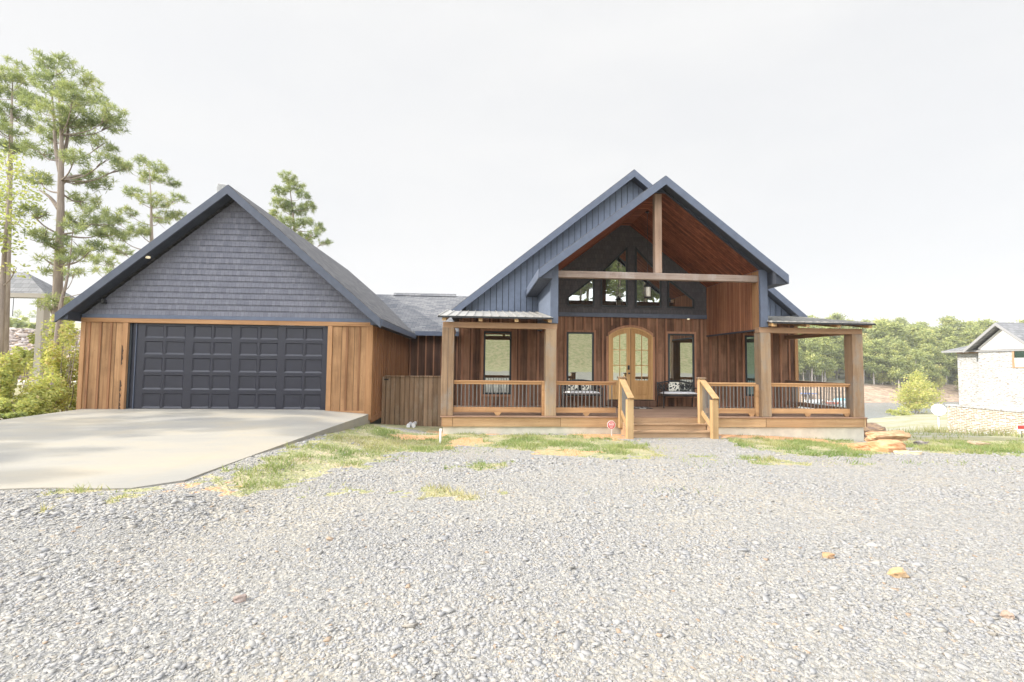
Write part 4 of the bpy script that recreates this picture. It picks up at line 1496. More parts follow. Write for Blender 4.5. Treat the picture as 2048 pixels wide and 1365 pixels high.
fcs = MB().prism(octo(R), 'Y', 11.895, 11.905).build('sign_board', M['white'], sg)
MB().prism(octo(R * 0.88), 'Y', 11.892, 11.8948).build('sign_face', M['sign_red'], fcs)
MB().box(3.488, 3.506, 11.906, 11.912, gz(3.5, 11.9) - 0.03, 0.42).build('stake', M['white'], sg)


def text_obj(s, size, loc, mat, parent, name='lettering'):
    cu = bpy.data.curves.new(name, 'FONT')
    cu.body = s
    cu.size = size
    cu.align_x = 'CENTER'
    cu.align_y = 'CENTER'
    cu.extrude = 0.001
    cu.offset = 0.0015
    tmp = bpy.data.objects.new(name, cu)
    me = bpy.data.meshes.new_from_object(tmp)
    bpy.data.objects.remove(tmp)
    me.materials.clear()
    me.materials.append(mat)
    o = bpy.data.objects.new(name, me)
    o.parent = parent
    o.location = Vector(loc) - wloc(parent)
    o.rotation_euler = (pi / 2, 0, 0)
    COL.objects.link(o)
    return o


text_obj('BASS', 0.066, (cx, 11.8905, cz + 0.018), M['white'], fcs)
for zz, hw in ((0.066, 0.045), (-0.022, 0.075), (-0.05, 0.05), (-0.066, 0.04)):
    MB().box(cx - hw, cx + hw, 11.8905, 11.8918, cz + zz - 0.004, cz + zz + 0.004).build('sign_line', M['white'], fcs)

# doormat
mt = MB().box(4.55, 5.62, 14.50, 15.06, 0.6505, 0.668)
for q in range(6):
    mt.box(4.62 + q * 0.165, 4.75 + q * 0.165, 14.56, 15.0, 0.6685, 0.672)
k = NT('coir_mat')
k.color(k.mix(k.math('GREATER_THAN', k.noise(k.coord(), 9, 3), 0.55), (0.035, 0.035, 0.04), (0.42, 0.40, 0.37)))
k.rough(0.95)
tag(mt.build('doormat', k.m, base=(5.1, 14.8, 0.65)), 'dark patterned doormat on the deck before the front door', 'doormat')

# pendant lantern
LX, LYY = 5.20, 13.8
ln = empty('pendant_lantern', (LX, LYY, 4.1), 'black caged lantern with a ribbed glass shade hanging under the porch ceiling', 'lantern')
MB().lathe((LX, LYY, 4.20), [(0.085, 0), (0.09, 0.01), (0.09, 0.29), (0.08, 0.30)], 24).build('glass_shade', M['lamp_glass'], ln, smooth=True)
cage = MB()
for a in range(4):
    t = a * pi / 2 + 0.6
    cage.tube([(LX + 0.115 * cos(t), LYY + 0.115 * sin(t), 4.17), (LX + 0.115 * cos(t), LYY + 0.115 * sin(t), 4.53)], 0.008, 6)
cage.lathe((LX, LYY, 4.155), [(0.11, 0), (0.125, 0.01), (0.125, 0.03), (0.06, 0.045)], 20)
cage.lathe((LX, LYY, 4.515), [(0.125, 0), (0.13, 0.015), (0.11, 0.04), (0.04, 0.11), (0.02, 0.16)], 20)
cage.build('cage', M['metal_black'], ln)
MB().tube([(LX, LYY, 4.67), (LX, LYY, ceil_z(LX) - 0.002)], 0.008, 6).build('chain', M['metal_black'], ln)
MB().lathe((LX, LYY, ceil_z(LX) - 0.032), [(0.06, 0), (0.065, 0.03)], 16).build('ceiling_rose', M['metal_black'], ln)

# benches ------------------------------------------------------------
def make_bench(x0, label):
    L = 1.30
    yb, yf = 15.22, 14.70
    b = empty('garden_bench', (x0 + L / 2, 14.95, 0.65), label, 'bench')
    for sx in (x0 + 0.03, x0 + L - 0.03):
        MB().tube([(sx, yf, 0.652), (sx, yf + 0.01, 1.06), (sx, yf, 1.30)], 0.018, 8).build('leg', M['metal_black'], b)
        MB().tube([(sx, yb + 0.05, 0.652), (sx, yb - 0.02, 1.06)], 0.018, 8).build('leg', M['metal_black'], b)
        MB().tube([(sx, yb - 0.02, 1.06), (sx, yb + 0.03, 1.47), (sx, yb + 0.035, 1.50)], 0.022, 8).build('back_upright', M['metal_black'], b)
        MB().tube([(sx, yf - 0.03, 1.27), (sx, yf + 0.02, 1.305), (sx, (yf + yb) / 2, 1.31), (sx, yb + 0.0, 1.30)], 0.018, 8).build('armrest', M['metal_black'], b)
    s = MB().box(x0 + 0.03, x0 + L - 0.03, yf, yf + 0.03, 1.04, 1.075).box(x0 + 0.03, x0 + L - 0.03, yb - 0.05, yb - 0.02, 1.04, 1.075)
    for q in range(6):
        s.box(x0 + 0.03, x0 + L - 0.03, yf + 0.06 + q * 0.065, yf + 0.105 + q * 0.065, 1.055, 1.074)
    s.build('seat', M['metal_black'], b)
    bk = MB()
    xm = x0 + L / 2
    top = [(x0 + 0.03 + (L - 0.06) * i / 16, yb + 0.03, 1.45 + 0.085 * sin(pi * i / 16)) for i in range(17)]
    bk.tube(top, 0.024, 8)
    bk.tube([(x0 + 0.03, yb - 0.005, 1.19), (x0 + L - 0.03, yb - 0.005, 1.19)], 0.014, 8)
    bk.tube([(x0 + 0.03, yb - 0.01, 1.14), (x0 + L - 0.03, yb - 0.01, 1.14)], 0.010, 8)
    for q in range(9):                       # cast scrollwork
        c = x0 + 0.12 + q * (L - 0.24) / 8
        r = 0.062 if q % 2 == 0 else 0.045
        pts = [(c + r * cos(t * 0.5) * (1 - t * 0.03), yb + 0.012, 1.325 + r * 1.6 * sin(t * 0.5) * (1 - t * 0.03)) for t in range(0, 15)]
        bk.tube(pts, 0.014, 6)
        bk.tube([(c - 0.05, yb + 0.005, 1.20), (c, yb + 0.012, 1.30), (c + 0.05, yb + 0.02, 1.44)], 0.013, 6)
        bk.tube([(c + 0.055, yb + 0.005, 1.20), (c + 0.02, yb + 0.012, 1.32), (c - 0.04, yb + 0.02, 1.45)], 0.012, 6)
    bk.build('backrest', M['metal_black'], b)
    return b


def soft(name, x0, x1, y0, y1, z0, z1, mat, label, cat, tilt=0.0, puff=0.5):
    """a stuffed cushion: rounded box bulging in the middle"""
    mb = MB()
    nx, nz_ = 10, 8
    V = []
    idx = {}

    def P(u, v, sgn):
        e = (1 - (2 * u - 1) ** 6) ** 0.5 * (1 - (2 * v - 1) ** 6) ** 0.5
        return u, v, sgn * e
    thin = min((z1 - z0, 2), (y1 - y0, 1))[1]
    for sgn in (-1, 1):
        for j in range(nz_ + 1):
            for i in range(nx + 1):
                u, v, t = P(i / nx, j / nz_, sgn)
                x = x0 + (x1 - x0) * u
                if thin == 2:
                    y = y0 + (y1 - y0) * v
                    z = (z0 + z1) / 2 + (z1 - z0) / 2 * t
                else:
                    z = z0 + (z1 - z0) * v
                    y = (y0 + y1) / 2 + (y1 - y0) / 2 * t * (0.55 + 0.45 * sin(pi * v) * sin(pi * u)) + tilt * v
                V.append((x, y, z))
    W = nx + 1
    n = W * (nz_ + 1)
    F = []
    for j in range(nz_):
        for i in range(nx):
            a = j * W + i
            F += [(a, a + 1, a + W + 1, a + W), (n + a, n + a + W, n + a + W + 1, n + a + 1)]
    mb.poly(V, F)
    o = mb.build(name, mat, base=((x0 + x1) / 2, (y0 + y1) / 2, z0), smooth=True)
    return tag(o, label, cat)


make_bench(2.74, 'black scrolled metal bench behind the porch railing, to the left of the front door')
make_bench(6.04, 'black scrolled metal bench beside the steps, to the right of the front door')
soft('seat_cushion', 2.79, 3.99, 14.71, 15.16, 1.078, 1.185, M['cushion'], 'white seat cushion on the bench seen through the railing balusters', 'cushion')
soft('seat_cushion', 6.09, 7.29, 14.71, 15.16, 1.078, 1.185, M['cushion'], 'white seat cushion on the bench beside the steps', 'cushion')
soft('throw_pillow', 2.96, 3.30, 15.05, 15.19, 1.19, 1.50, M['pillow'], 'black and white damask pillow at the left end of the railed bench', 'pillow', 0.03)
soft('throw_pillow', 3.40, 3.74, 15.05, 15.19, 1.19, 1.50, M['pillow'], 'black and white damask pillow at the door end of the railed bench', 'pillow', 0.03)
soft('throw_pillow', 6.42, 6.80, 15.05, 15.19, 1.19, 1.50, M['pillow'], 'black and white damask pillow leaning on the bench beside the steps', 'pillow', 0.03)

# ================================================================== TREES
def needle_cloud(C, R, rng, per, ln, wd, upb=0.35, tint_base=None):
    """C (n,3) clump centres, R (n,) spread -> thin needle-tuft triangles"""
    n = len(C)
    d = rng.normal(0, 1, (n, per, 3))
    d[:, :, 2] += upb
    d /= np.linalg.norm(d, axis=2, keepdims=True)
    o = C[:, None, :] + d * (R[:, None, None] * rng.uniform(0.0, 0.45, (n, per, 1)))
    q = rng.normal(0, 1, (n, per, 3))
    s = np.cross(d, q)
    s /= np.maximum(np.linalg.norm(s, axis=2, keepdims=True), 1e-6)
    L = (ln * rng.uniform(0.7, 1.25, (n, per, 1)))
    Wd = wd * rng.uniform(0.7, 1.3, (n, per, 1))
    V = np.stack([o - s * Wd, o + s * Wd, o + d * L + s * Wd * 0.35, o + d * L - s * Wd * 0.35], 2).reshape(-1, 3)
    F = np.arange(len(V)).reshape(-1, 4)
    tb = rng.uniform(0.1, 0.85, n) if tint_base is None else tint_base
    t = np.clip(np.repeat(tb, per) + rng.normal(0, 0.13, n * per), 0, 1)
    return V, F, np.repeat(t, 4)


def leaf_cloud(C, rng, size, tint):
    n = len(C)
    a = rng.normal(0, 1, (n, 3))
    a[:, 2] *= 0.6
    a /= np.linalg.norm(a, axis=1, keepdims=True)
    b = np.cross(a, rng.normal(0, 1, (n, 3)))
    b /= np.maximum(np.linalg.norm(b, axis=1, keepdims=True), 1e-6)
    s = size * rng.uniform(0.6, 1.4, (n, 1))
    V = np.stack([C - a * s, C + b * s * 0.55, C + a * s, C - b * s * 0.55], 1).reshape(-1, 3)
    return V, np.arange(n * 4).reshape(-1, 4), np.repeat(tint, 4)


def curve_pts(pts, n=4):
    """smooth a polyline (Catmull-Rom)"""
    P_ = [Vector(p) for p in pts]
    if len(P_) < 3:
        return P_
    r = []
    for i in range(len(P_) - 1):
        a, b, c, d = P_[max(i - 1, 0)], P_[i], P_[i + 1], P_[min(i + 2, len(P_) - 1)]
        for k_ in range(n):
            t = k_ / n
            r.append(0.5 * ((2 * b) + (c - a) * t + (2 * a - 5 * b + 4 * c - d) * t * t + (3 * b - 3 * c + d - a) * t ** 3))
    r.append(P_[-1])
    return r


def pad_pine(name, label, depth, trunk_px, r_base, pads, group=None, seed=1, dens=1.0, yellow=0.0, scale_n=1.0, forks=(), broad=False, spread=1.0):
    """a pine whose foliage pads stand on limbs round the trunk; pads: (px, py, rx, ry) with depth of their own"""
    rng = np.random.default_rng(seed)
    tp = [at(x, y, depth + rng.normal(0, 0.15)) for x, y in trunk_px]
    base = tp[0].copy()
    base.z = gz(base.x, base.y)
    tp[0].z = base.z - 0.1
    t = empty(name, base, label, 'tree', group)
    path = curve_pts(tp, 4)
    tb = MB()
    m = len(path)
    tb.tube(path, [r_base * max(0.05, 1 - 1.0 * i / (m - 1)) for i in range(m)], 10)
    for fk in forks:
        fp = curve_pts([at(x, y, depth + 0.1 * i) for i, (x, y) in enumerate(fk)], 4)
        tb.tube(fp, [r_base * 0.42 * (1 - 0.75 * i / (len(fp) - 1)) for i in range(len(fp))], 8)
    tb.build('trunk', M['bark'], t, smooth=True)
    sc = depth / F_PX
    Cs, Ts = [], []
    lb = MB()
    for px, py, rx, ry in pads:
        dy = rng.normal(0, 0.55) * min(1.0, spread) + rng.choice([-1, 1]) * 0.35
        c = at(px, py, depth + dy)
        RX, RZ = rx * sc * 1.04, ry * sc * 0.98
        n = int(max(8, RX * RZ * 235 * dens))
        u = rng.normal(0, 1, (n, 3))
        u /= np.linalg.norm(u, axis=1, keepdims=True)
        rr = rng.uniform(0.25, 1.0, (n, 1)) ** 0.55
        q = u * rr * np.array([[RX, max(RX, 0.5) * 0.95, RZ]])
        pts = np.array(c)[None] + q
        Cs.append(pts)
        lo = rng.uniform(0.05, 0.35) + yellow
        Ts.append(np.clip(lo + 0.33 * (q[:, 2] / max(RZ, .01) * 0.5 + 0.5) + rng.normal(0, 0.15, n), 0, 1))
        # limb from the trunk to the pad, rising outwards
        tz = c.z - 0.25 * abs(c.x - base.x) - 0.25
        j = min(range(m), key=lambda i: abs(path[i].z - tz))
        j = min(j, m - 2)
        a = path[j]
        mid = a.lerp(c, 0.55) + Vector((0, 0, -0.12 * (c - a).length))
        r_l = max(0.012, r_base * (1 - 0.85 * j / (m - 1)) * 0.32)
        lp = curve_pts([a, mid, c], 4)
        lb.tube(lp, [r_l * (1 - 0.75 * i / (len(lp) - 1)) for i in range(len(lp))], 6)
        for s_ in range(3):
            e = c + Vector((rng.normal(0, RX * 0.6), rng.normal(0, RX * 0.5), rng.normal(0, RZ * 0.5)))
            lb.tube([mid.lerp(c, 0.5), e], [r_l * 0.5, r_l * 0.2], 5)
    lb.build('branches', M['bark'], t)
    C = np.concatenate(Cs)
    T = np.concatenate(Ts)
    if broad:
        k_ = 6
        C2 = np.repeat(C, k_, 0) + rng.normal(0, 0.11, (len(C) * k_, 3))
        V, F, tt = leaf_cloud(C2, rng, 0.055 * scale_n, np.clip(np.repeat(T, k_) + rng.normal(0, 0.1, len(C2)), 0, 1))
        np_mesh('crown', V, F, M['leaf'], tint=tt, parent=t)
    else:
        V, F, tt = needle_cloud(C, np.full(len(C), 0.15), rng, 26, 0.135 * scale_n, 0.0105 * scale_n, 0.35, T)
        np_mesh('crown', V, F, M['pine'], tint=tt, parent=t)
    return t


big = pad_pine('pine_tree', 'tall pine with the thickest trunk, at the left end of the garage', 17.0,
               [(113, 790), (115, 640), (116, 560), (121, 440), (122, 340), (123, 270), (118, 200), (112, 140)], 0.19,
               [(92, 128, 18, 20), (137, 132, 17, 17), (105, 168, 34, 24), (148, 192, 28, 22), (182, 168, 18, 17), (190, 198, 18, 12), (228, 228, 24, 17), (226, 252, 22, 12), (196, 243, 26, 15), (158, 232, 32, 20),
                (108, 232, 32, 22), (64, 205, 24, 17), (152, 268, 34, 18), (205, 290, 22, 12), (78, 302, 36, 10), (96, 270, 22, 14), (150, 318, 24, 15), (186, 362, 34, 20), (75, 358, 26, 16),
                (170, 402, 26, 16), (200, 436, 38, 17), (62, 425, 24, 12), (152, 442, 24, 16), (214, 466, 30, 13), (82, 470, 28, 9), (108, 484, 26, 11), (190, 492, 22, 10), (140, 512, 24, 14), (118, 548, 22, 12),
                (92, 520, 14, 8), (215, 318, 20, 10), (240, 336, 14, 8), (120, 600, 18, 10), (96, 610, 15, 9)],
               seed=11, forks=[[(121, 345), (112, 300), (108, 240), (104, 190)], [(122, 330), (134, 280), (138, 210)], [(122, 368), (140, 355), (165, 350)], [(119, 420), (100, 395), (78, 380)]])
pad_pine('pine_tree', 'bare leaning slender pine trunk in front of the thick trunked pine', 15.5,
         [(104, 800), (112, 690), (122, 610), (134, 560), (142, 500), (146, 450)], 0.085,
         [(150, 455, 18, 10), (165, 500, 18, 9), (135, 520, 16, 8), (150, 545, 15, 7), (215, 545, 16, 8)], seed=12, dens=0.9)
pad_pine('pine_tree', 'open crowned pine cut off by the edge of the picture, behind the yellow green tree', 19.0,
         [(8, 760), (12, 560), (18, 400), (22, 280), (24, 200), (26, 140)], 0.15,
         [(30, 130, 15, 12), (8, 150, 20, 17), (50, 160, 22, 12), (24, 184, 26, 14), (58, 196, 20, 12), (4, 218, 20, 13), (42, 232, 22, 11), (18, 258, 26, 9), (66, 252, 20, 10), (8, 292, 28, 10), (50, 298, 28, 10), (-30, 180, 30, 22), (-30, 240, 30, 22)], seed=13)
pad_pine('pine_tree', 'yellow green full crowned tree at the edge of the picture, nearest to the driveway', 16.0,
         [(-4, 780), (2, 640), (8, 520), (14, 440), (20, 350)], 0.12,
         [(10, 312, 26, 16), (30, 342, 32, 20), (20, 398, 42, 24), (52, 380, 20, 18), (8, 448, 32, 24), (42, 440, 24, 16), (12, 498, 28, 12), (34, 535, 20, 6), (-30, 380, 40, 40), (-30, 460, 40, 40), (8, 545, 18, 6)], seed=14, yellow=-0.12, broad=True, dens=0.75)
pad_pine('pine_tree', 'smaller pine whose crown shows above the left slope of the garage roof', 25.0,
         [(308, 800), (306, 560), (303, 470), (302, 400), (298, 330)], 0.16,
         [(287, 326, 13, 12), (318, 336, 15, 12), (247, 330, 18, 9), (300, 356, 26, 12), (346, 366, 16, 9), (264, 385, 18, 9), (310, 402, 30, 12), (356, 398, 14, 8), (338, 430, 18, 8), (256, 425, 16, 9), (276, 460, 26, 12),
          (232, 470, 26, 12), (240, 500, 22, 11), (204, 520, 26, 10), (360, 432, 14, 7), (320, 440, 18, 9), (225, 440, 16, 8)], seed=15, scale_n=1.15, dens=0.8)
pad_pine('pine_tree', 'pine rising by itself beyond the right slope of the garage roof', 31.0,
         [(596, 800), (594, 600), (590, 480), (585, 420), (576, 350)], 0.2,
         [(575, 355, 15, 11), (590, 374, 20, 11), (562, 384, 16, 10), (606, 390, 14, 9), (558, 408, 17, 11), (590, 418, 24, 15), (622, 415, 12, 11), (575, 448, 24, 13), (612, 446, 16, 10), (640, 455, 10, 9), (606, 478, 24, 11), (650, 484, 12, 6), (630, 466, 10, 8), (585, 478, 22, 14), (550, 430, 12, 8)], seed=16, scale_n=1.3, dens=0.75)
def shadow_pines():
    # the wood goes on to the left of the frame: these trees shade the driveway and the gravel
    spots = [(-21.5, 9.3, 1.0, 0.4), (-25.5, 6.7, 0.95, 2.0), (-23.0, 8.0, 0.85, 0.2), (-29, 3.2, 0.95, 3.3), (-24.5, 12.2, 1.05, 1.2)]
    for x, y, s, a in spots:
        c = copy_tree(big)
        c.location = (x, y, gz(x, y) - 0.1)
        c.rotation_euler = (0, 0, a)
        c.scale = (s, s, s)
        tag(c, 'pine of the wood to the left of the driveway, outside the picture', 'tree', 'pines of the wood beside the driveway')
    hs = [(12, -41, .9), (17, -44, 1.1), (22, -40, 1.0), (27, -43, .95), (31, -40, 1.1), (36, -44, 1.0), (41, -41, .9), (5, -46, 1.0), (-4, -44, 1.1), (14.5, -47, 1.3), (19.5, -49, 1.3), (24.5, -48, 1.4), (29, -49, 1.3), (33.5, -48, 1.3)]
    for i, (x, y, s) in enumerate(hs):
        c = copy_tree(big)
        c.location = (x, y, gz(x, y) - 0.1)
        c.rotation_euler = (0, 0, i * 1.3)
        c.scale = (s, s, s)
        tag(c, 'pine on the grassy bank facing the house, mirrored in the windows', 'tree', 'pines on the grassy bank facing the house')


shadow_pines()


# shrubs at the left --------------------------------------------------
def shrub(name, label, depth, px, py, rx, ry, seed, n=2600, size=0.045, shift=0.0, mat='leaf', cat='bush', group=None):
    rng = np.random.default_rng(seed)
    c = at(px, py, depth)
    s = depth / F_PX
    RX, RZ = rx * s, ry * s
    g = gz(c.x, c.y)
    t = empty(name, (c.x, c.y, g), label, cat, group)
    mb = MB()
    Cs = []
    for i in range(9):
        a = rng.uniform(0, 2 * pi)
        e = Vector((c.x + RX * 0.75 * cos(a) * rng.uniform(.3, 1), c.y + RX * 0.6 * sin(a), c.z + RZ * rng.uniform(-0.2, 0.8)))
        p0 = Vector((c.x + rng.normal(0, .06), c.y + rng.normal(0, .06), g - 0.05))
        md = p0.lerp(e, 0.5) + Vector((rng.normal(0, .1), rng.normal(0, .1), 0.15))
        lp = curve_pts([p0, md, e], 3)
        mb.tube(lp, [0.018 * (1 - 0.8 * i_ / (len(lp) - 1)) for i_ in range(len(lp))], 5)
    mb.build('stem', M['bark'], t)
    blobs = [(c.x + rng.uniform(-.75, .75) * RX, c.y + rng.uniform(-.6, .6) * RX, c.z + rng.uniform(-.75, .7) * RZ, rng.uniform(.25, .5)) for _ in range(14)]
    for bx, by, bz, br in blobs:
        m_ = int(n * 0.72) // 14
        u = rng.normal(0, 1, (m_, 3))
        u /= np.linalg.norm(u, axis=1, keepdims=True)
        q = u * (rng.uniform(0.2, 1, (m_, 1)) ** 0.5) * np.array([[RX * br * 1.1, RX * br * 1.1, RZ * br]])
        Cs.append(np.array([[bx, by, bz]]) + q)
    C = np.concatenate(Cs)
    C[:, 2] = np.maximum(C[:, 2], g + 0.03)
    T = np.clip(rng.normal(0.34 + shift, 0.2, len(C)) + 0.35 * (fbm(C[:, 0] * 2, C[:, 2] * 2, seed) - 0.5), 0, 1)
    V, F, tt = leaf_cloud(C, rng, size, T)
    np_mesh('foliage', V, F, M[mat], tint=tt, parent=t)
    return t


shrub('bush', 'yellow leaved bush close against the left end wall of the garage', 14.2, 136, 740, 26, 90, 21, 4200, 0.05, 0.25)
shrub('bush', 'tall yellow green bush with reddish leaves round the thick pine trunk', 16.0, 108, 720, 34, 80, 22, 3600, 0.05, 0.15)
shrub('bush', 'low yellow bush at the foot of the slender pine', 13.2, 100, 800, 40, 48, 23, 3600, 0.045, 0.2)
shrub('bush', 'broad green bush along the far edge of the driveway', 12.3, 52, 820, 44, 34, 24, 3600, 0.042, 0.1)
shrub('bush', 'bright green bush cut off by the edge of the picture beside the driveway', 12.4, 6, 775, 26, 70, 25, 3400, 0.045, 0.15)
shrub('bush', 'small pale green bush on the level ground below the stone bank', 24.0, 58, 720, 24, 22, 26, 1800, 0.07, 0.0)
shrub('bush', 'brownish low bush left of the small pale green bush', 27.0, 25, 735, 26, 18, 27, 1500, 0.07, 0.35)
shrub('bush', 'dark leaved low plants at the corner of the driveway and the bushes', 11.6, 20, 838, 26, 14, 28, 1500, 0.04, -0.15)
shrub('bush', 'sparse olive bush behind the white road on the left', 21.0, 85, 690, 20, 34, 29, 1800, 0.06, 0.1)

# stone-faced bank on the left
def riprap():
    rng = np.random.default_rng(9)
    n = 5200
    x = rng.uniform(-62, -26, n)
    y = rng.uniform(34.5, 46.8, n)
    r = np.minimum(0.17 * np.exp(rng.normal(0, 0.45, n)), 0.55)
    V, F = stones(x, y, ground_z(x, y), r, rng, lift=0.3)
    pal = np.array([(0.40, 0.34, 0.31), (0.30, 0.26, 0.25), (0.50, 0.44, 0.40), (0.36, 0.29, 0.25)])
    c = pal[rng.integers(0, 4, n)] * rng.uniform(0.8, 1.15, (n, 1))
    o = np_mesh('riprap', V, F, M['stone'], col=np.repeat(c, 12, 0))
    tag(o, 'brown grey broken rock covering the bank behind the bushes', 'riprap', kind='stuff')


riprap()
# pale concrete lane at the foot of the bank
lane = MB()
lp = [(-60, 30.6), (-20, 30.2), (-20, 31.9), (-60, 32.3)]
lane.prism(lp, 'Z', 0.3, 0.62)
lane = lane.build('lane', M['concrete'])
tag(lane, kind='structure')

# pavilion on the left
pv = empty('pavilion', (-22, 20.8, 0.5), 'grey shingled open pavilion on timber posts beyond the bushes', 'pavilion')
ez, rz_ = 4.72, 5.75
ex0, ex1, ey0, ey1 = -30.5, -17.95, 20.0, 21.6
mb = MB().poly([(ex0, ey0, ez), (ex1, ey0, ez), (ex1, ey1, ez), (ex0, ey1, ez), (-28.6, 20.8, rz_), (-19.5, 20.8, rz_)], [(0, 1, 5, 4), (1, 2, 5), (2, 3, 4, 5), (3, 0, 4), (0, 3, 2, 1)])
mb.build('roof', M['grey_roof'], pv)
k = NT('pavilion_fascia')
k.color((0.42, 0.38, 0.34))
M['pav_trim'] = k.m
mb = MB().box(ex0, ex1, ey0 - 0.03, ey0, ez - 0.16, ez + 0.02).box(ex1, ex1 + 0.03, ey0 - 0.03, ey1, ez - 0.16, ez + 0.02)
mb.build('fascia', M['pav_trim'], pv)
for x, y in ((-18.3, 20.35), (-28.1, 20.35), (-18.35, 21.3)):
    MB().box(x - 0.14, x + 0.14, y - 0.14, y + 0.14, 0.1, ez - 0.02).build('post', M['pav_trim'], pv)
MB().tube([(-19.35, 20.2, ez - 0.1), (-19.36, 20.2, 3.8)], 0.012, 5).build('hanging_cord', M['metal_black'], pv)

# ================================================================== FAR SHORE
def far_proto(seed, kind):
    rng = np.random.default_rng(seed)
    h = 15.0
    V, F, T = [], [], []
    if kind == 'pine':
        pads = 26
        for i in range(pads):
            t = rng.uniform(0.35, 1.0)
            rad = 2.9 * (1.12 - t) ** 0.55 * rng.uniform(0.35, 1.0)
            a = rng.uniform(0, 2 * pi)
            c = np.array([rad * cos(a), rad * sin(a), h * t])
            n = 170
            q = rng.normal(0, 1, (n, 3)) * np.array([[0.85, 0.85, 0.42]])
            V.append(c + q)
            T.append(np.clip(rng.uniform(0.15, 0.6) + 0.25 * q[:, 2] + rng.normal(0, 0.1, n), 0, 1))
    else:
        for i in range(30):
            t = rng.uniform(0.18, 0.98)
            rad = 3.4 * sqrt(max(0.05, 1 - (2 * t - 1.05) ** 2)) * rng.uniform(0.4, 1.0)
            a = rng.uniform(0, 2 * pi)
            c = np.array([rad * cos(a), rad * sin(a), 11.5 * t])
            n = 160
            q = rng.normal(0, 1, (n, 3)) * np.array([[0.8, 0.8, 0.6]])
            V.append(c + q)
            T.append(np.clip(rng.uniform(0.3, 0.8) + 0.2 * q[:, 2] + rng.normal(0, 0.1, n), 0, 1))
    C = np.concatenate(V)
    Tn = np.concatenate(T)
    v, f, tt = leaf_cloud(C, rng, 0.31, Tn)
    t = empty('pine_tree' if kind == 'pine' else 'broadleaf_tree', (0, 0, 0))
    np_mesh('crown', v, f, M['far_leaf'], tint=tt, parent=t)
    hh = h if kind == 'pine' else 9
    MB().tube([(0, 0, -0.6), (0.1, 0, hh * 0.35), (0.15, 0.05, hh * 0.7), (0.1, 0, hh * 0.95)], [0.24, 0.19, 0.12, 0.04], 7).build('trunk', M['far_bark'], t)
    return t


k = NT('pale_bark')
k.color(k.mix(k.noise(k.coord(), 3, 4), (0.30, 0.26, 0.23), (0.55, 0.50, 0.46)))
M['far_bark'] = k.m
PROTO = [far_proto(61, 'pine'), far_proto(62, 'pine'), far_proto(63, 'broad'), far_proto(64, 'pine'), far_proto(65, 'broad')]


def far_forest():
    rng = np.random.default_rng(77)
    used = set()
    rows = [(136.5, 3.6, .8), (141, 4.2, .92), (148, 4.4, 1.05), (154, 4.8, 1.1), (162, 5.2, 1.1), (172, 5.8, 1.1), (184, 6.4, 1.1), (198, 7.4, 1.15), (216, 8.5, 1.15)]
    for y0, sp, sc in rows:
        x = y0 * 0.66
        x1 = y0 * 1.36
        while x < x1:
            yy = y0 + rng.normal(0, 1.6)
            xx = x + rng.normal(0, 0.8)
            pi_ = int(rng.choice([0, 1, 2, 3, 4], p=[.25, .25, .13, .25, .12]))
            p = PROTO[pi_]
            if pi_ in used:
                c = copy_tree(p)
            else:
                c = p
                used.add(pi_)
            s = sc * rng.uniform(0.72, 1.22)
            c.location = (xx, yy, gz(xx, yy) - 0.2)
            c.rotation_euler = (rng.normal(0, .03), rng.normal(0, .03), rng.uniform(0, 6.28))
            c.scale = (s, s, s * rng.uniform(0.9, 1.12))
            if pi_ in (2, 4):
                tag(c, 'rounded leafy tree in the wood on the far shore of the lake', 'tree', 'leafy trees on the far shore')
            else:
                tag(c, 'tall pale trunked pine in the wood on the far shore of the lake', 'tree', 'pines on the far shore')
            x += sp * rng.uniform(0.75, 1.25)


far_forest()


def wood_mass(name, label, pts, seed, size, nper):
    rng = np.random.default_rng(seed)
    V, T = [], []
    for x, y, s in pts:
        z = gz(x, y)
        n = nper
        u = rng.normal(0, 1, (n, 3))
        u /= np.linalg.norm(u, axis=1, keepdims=True)
        q = u * (rng.uniform(0.3, 1, (n, 1)) ** 0.5) * np.array([[3.2 * s, 3.2 * s, 4.2 * s]])
        V.append(np.array([[x, y, z + 8.5 * s]]) + q)
        T.append(np.clip(rng.uniform(.15, .6) + 0.2 * u[:, 2] + rng.normal(0, .1, n), 0, 1))
    v, f, tt = leaf_cloud(np.concatenate(V), rng, size, np.concatenate(T))
    o = np_mesh(name, v, f, M['far_leaf'], tint=tt)
    tag(o, label, 'woodland', kind='stuff')


rg = np.random.default_rng(88)
pts = []
for y0 in (236, 262, 295, 335, 385, 445, 520):
    x = y0 * 0.60
    while x < y0 * 1.45:
        pts.append((x + rg.normal(0, 2), y0 + rg.normal(0, 6), rg.uniform(0.75, 1.15) * (1 + (y0 - 230) / 900)))
        x += 6.0 + y0 / 90
wood_mass('distant_woodland', 'unbroken green woodland covering the ridge beyond the lake', pts, 90, 1.1, 100)
pts = []
for y0 in (96, 108, 230, 300, 400):
    x = -y0 * 1.12
    while x < -y0 * 0.72:
        pts.append((x + rg.normal(0, 2), y0 + rg.normal(0, 4), rg.uniform(0.35, 0.55) if y0 < 200 else rg.uniform(.7, 1.0)))
        x += 5 + y0 / 60
wood_mass('distant_woodland', 'low band of trees on the skyline behind the stone bank', pts, 91, 0.75, 90)

pts = []
for y0 in (-50, -56, -62):
    for x in range(-14, 62, 5):
        pts.append((x + rg.normal(0, 1.5), y0 + rg.normal(0, 2), rg.uniform(1.0, 1.6)))
wood_mass('woodland', 'wood on top of the grassy bank facing the house, seen mirrored in the windows', pts, 92, 0.6, 420)

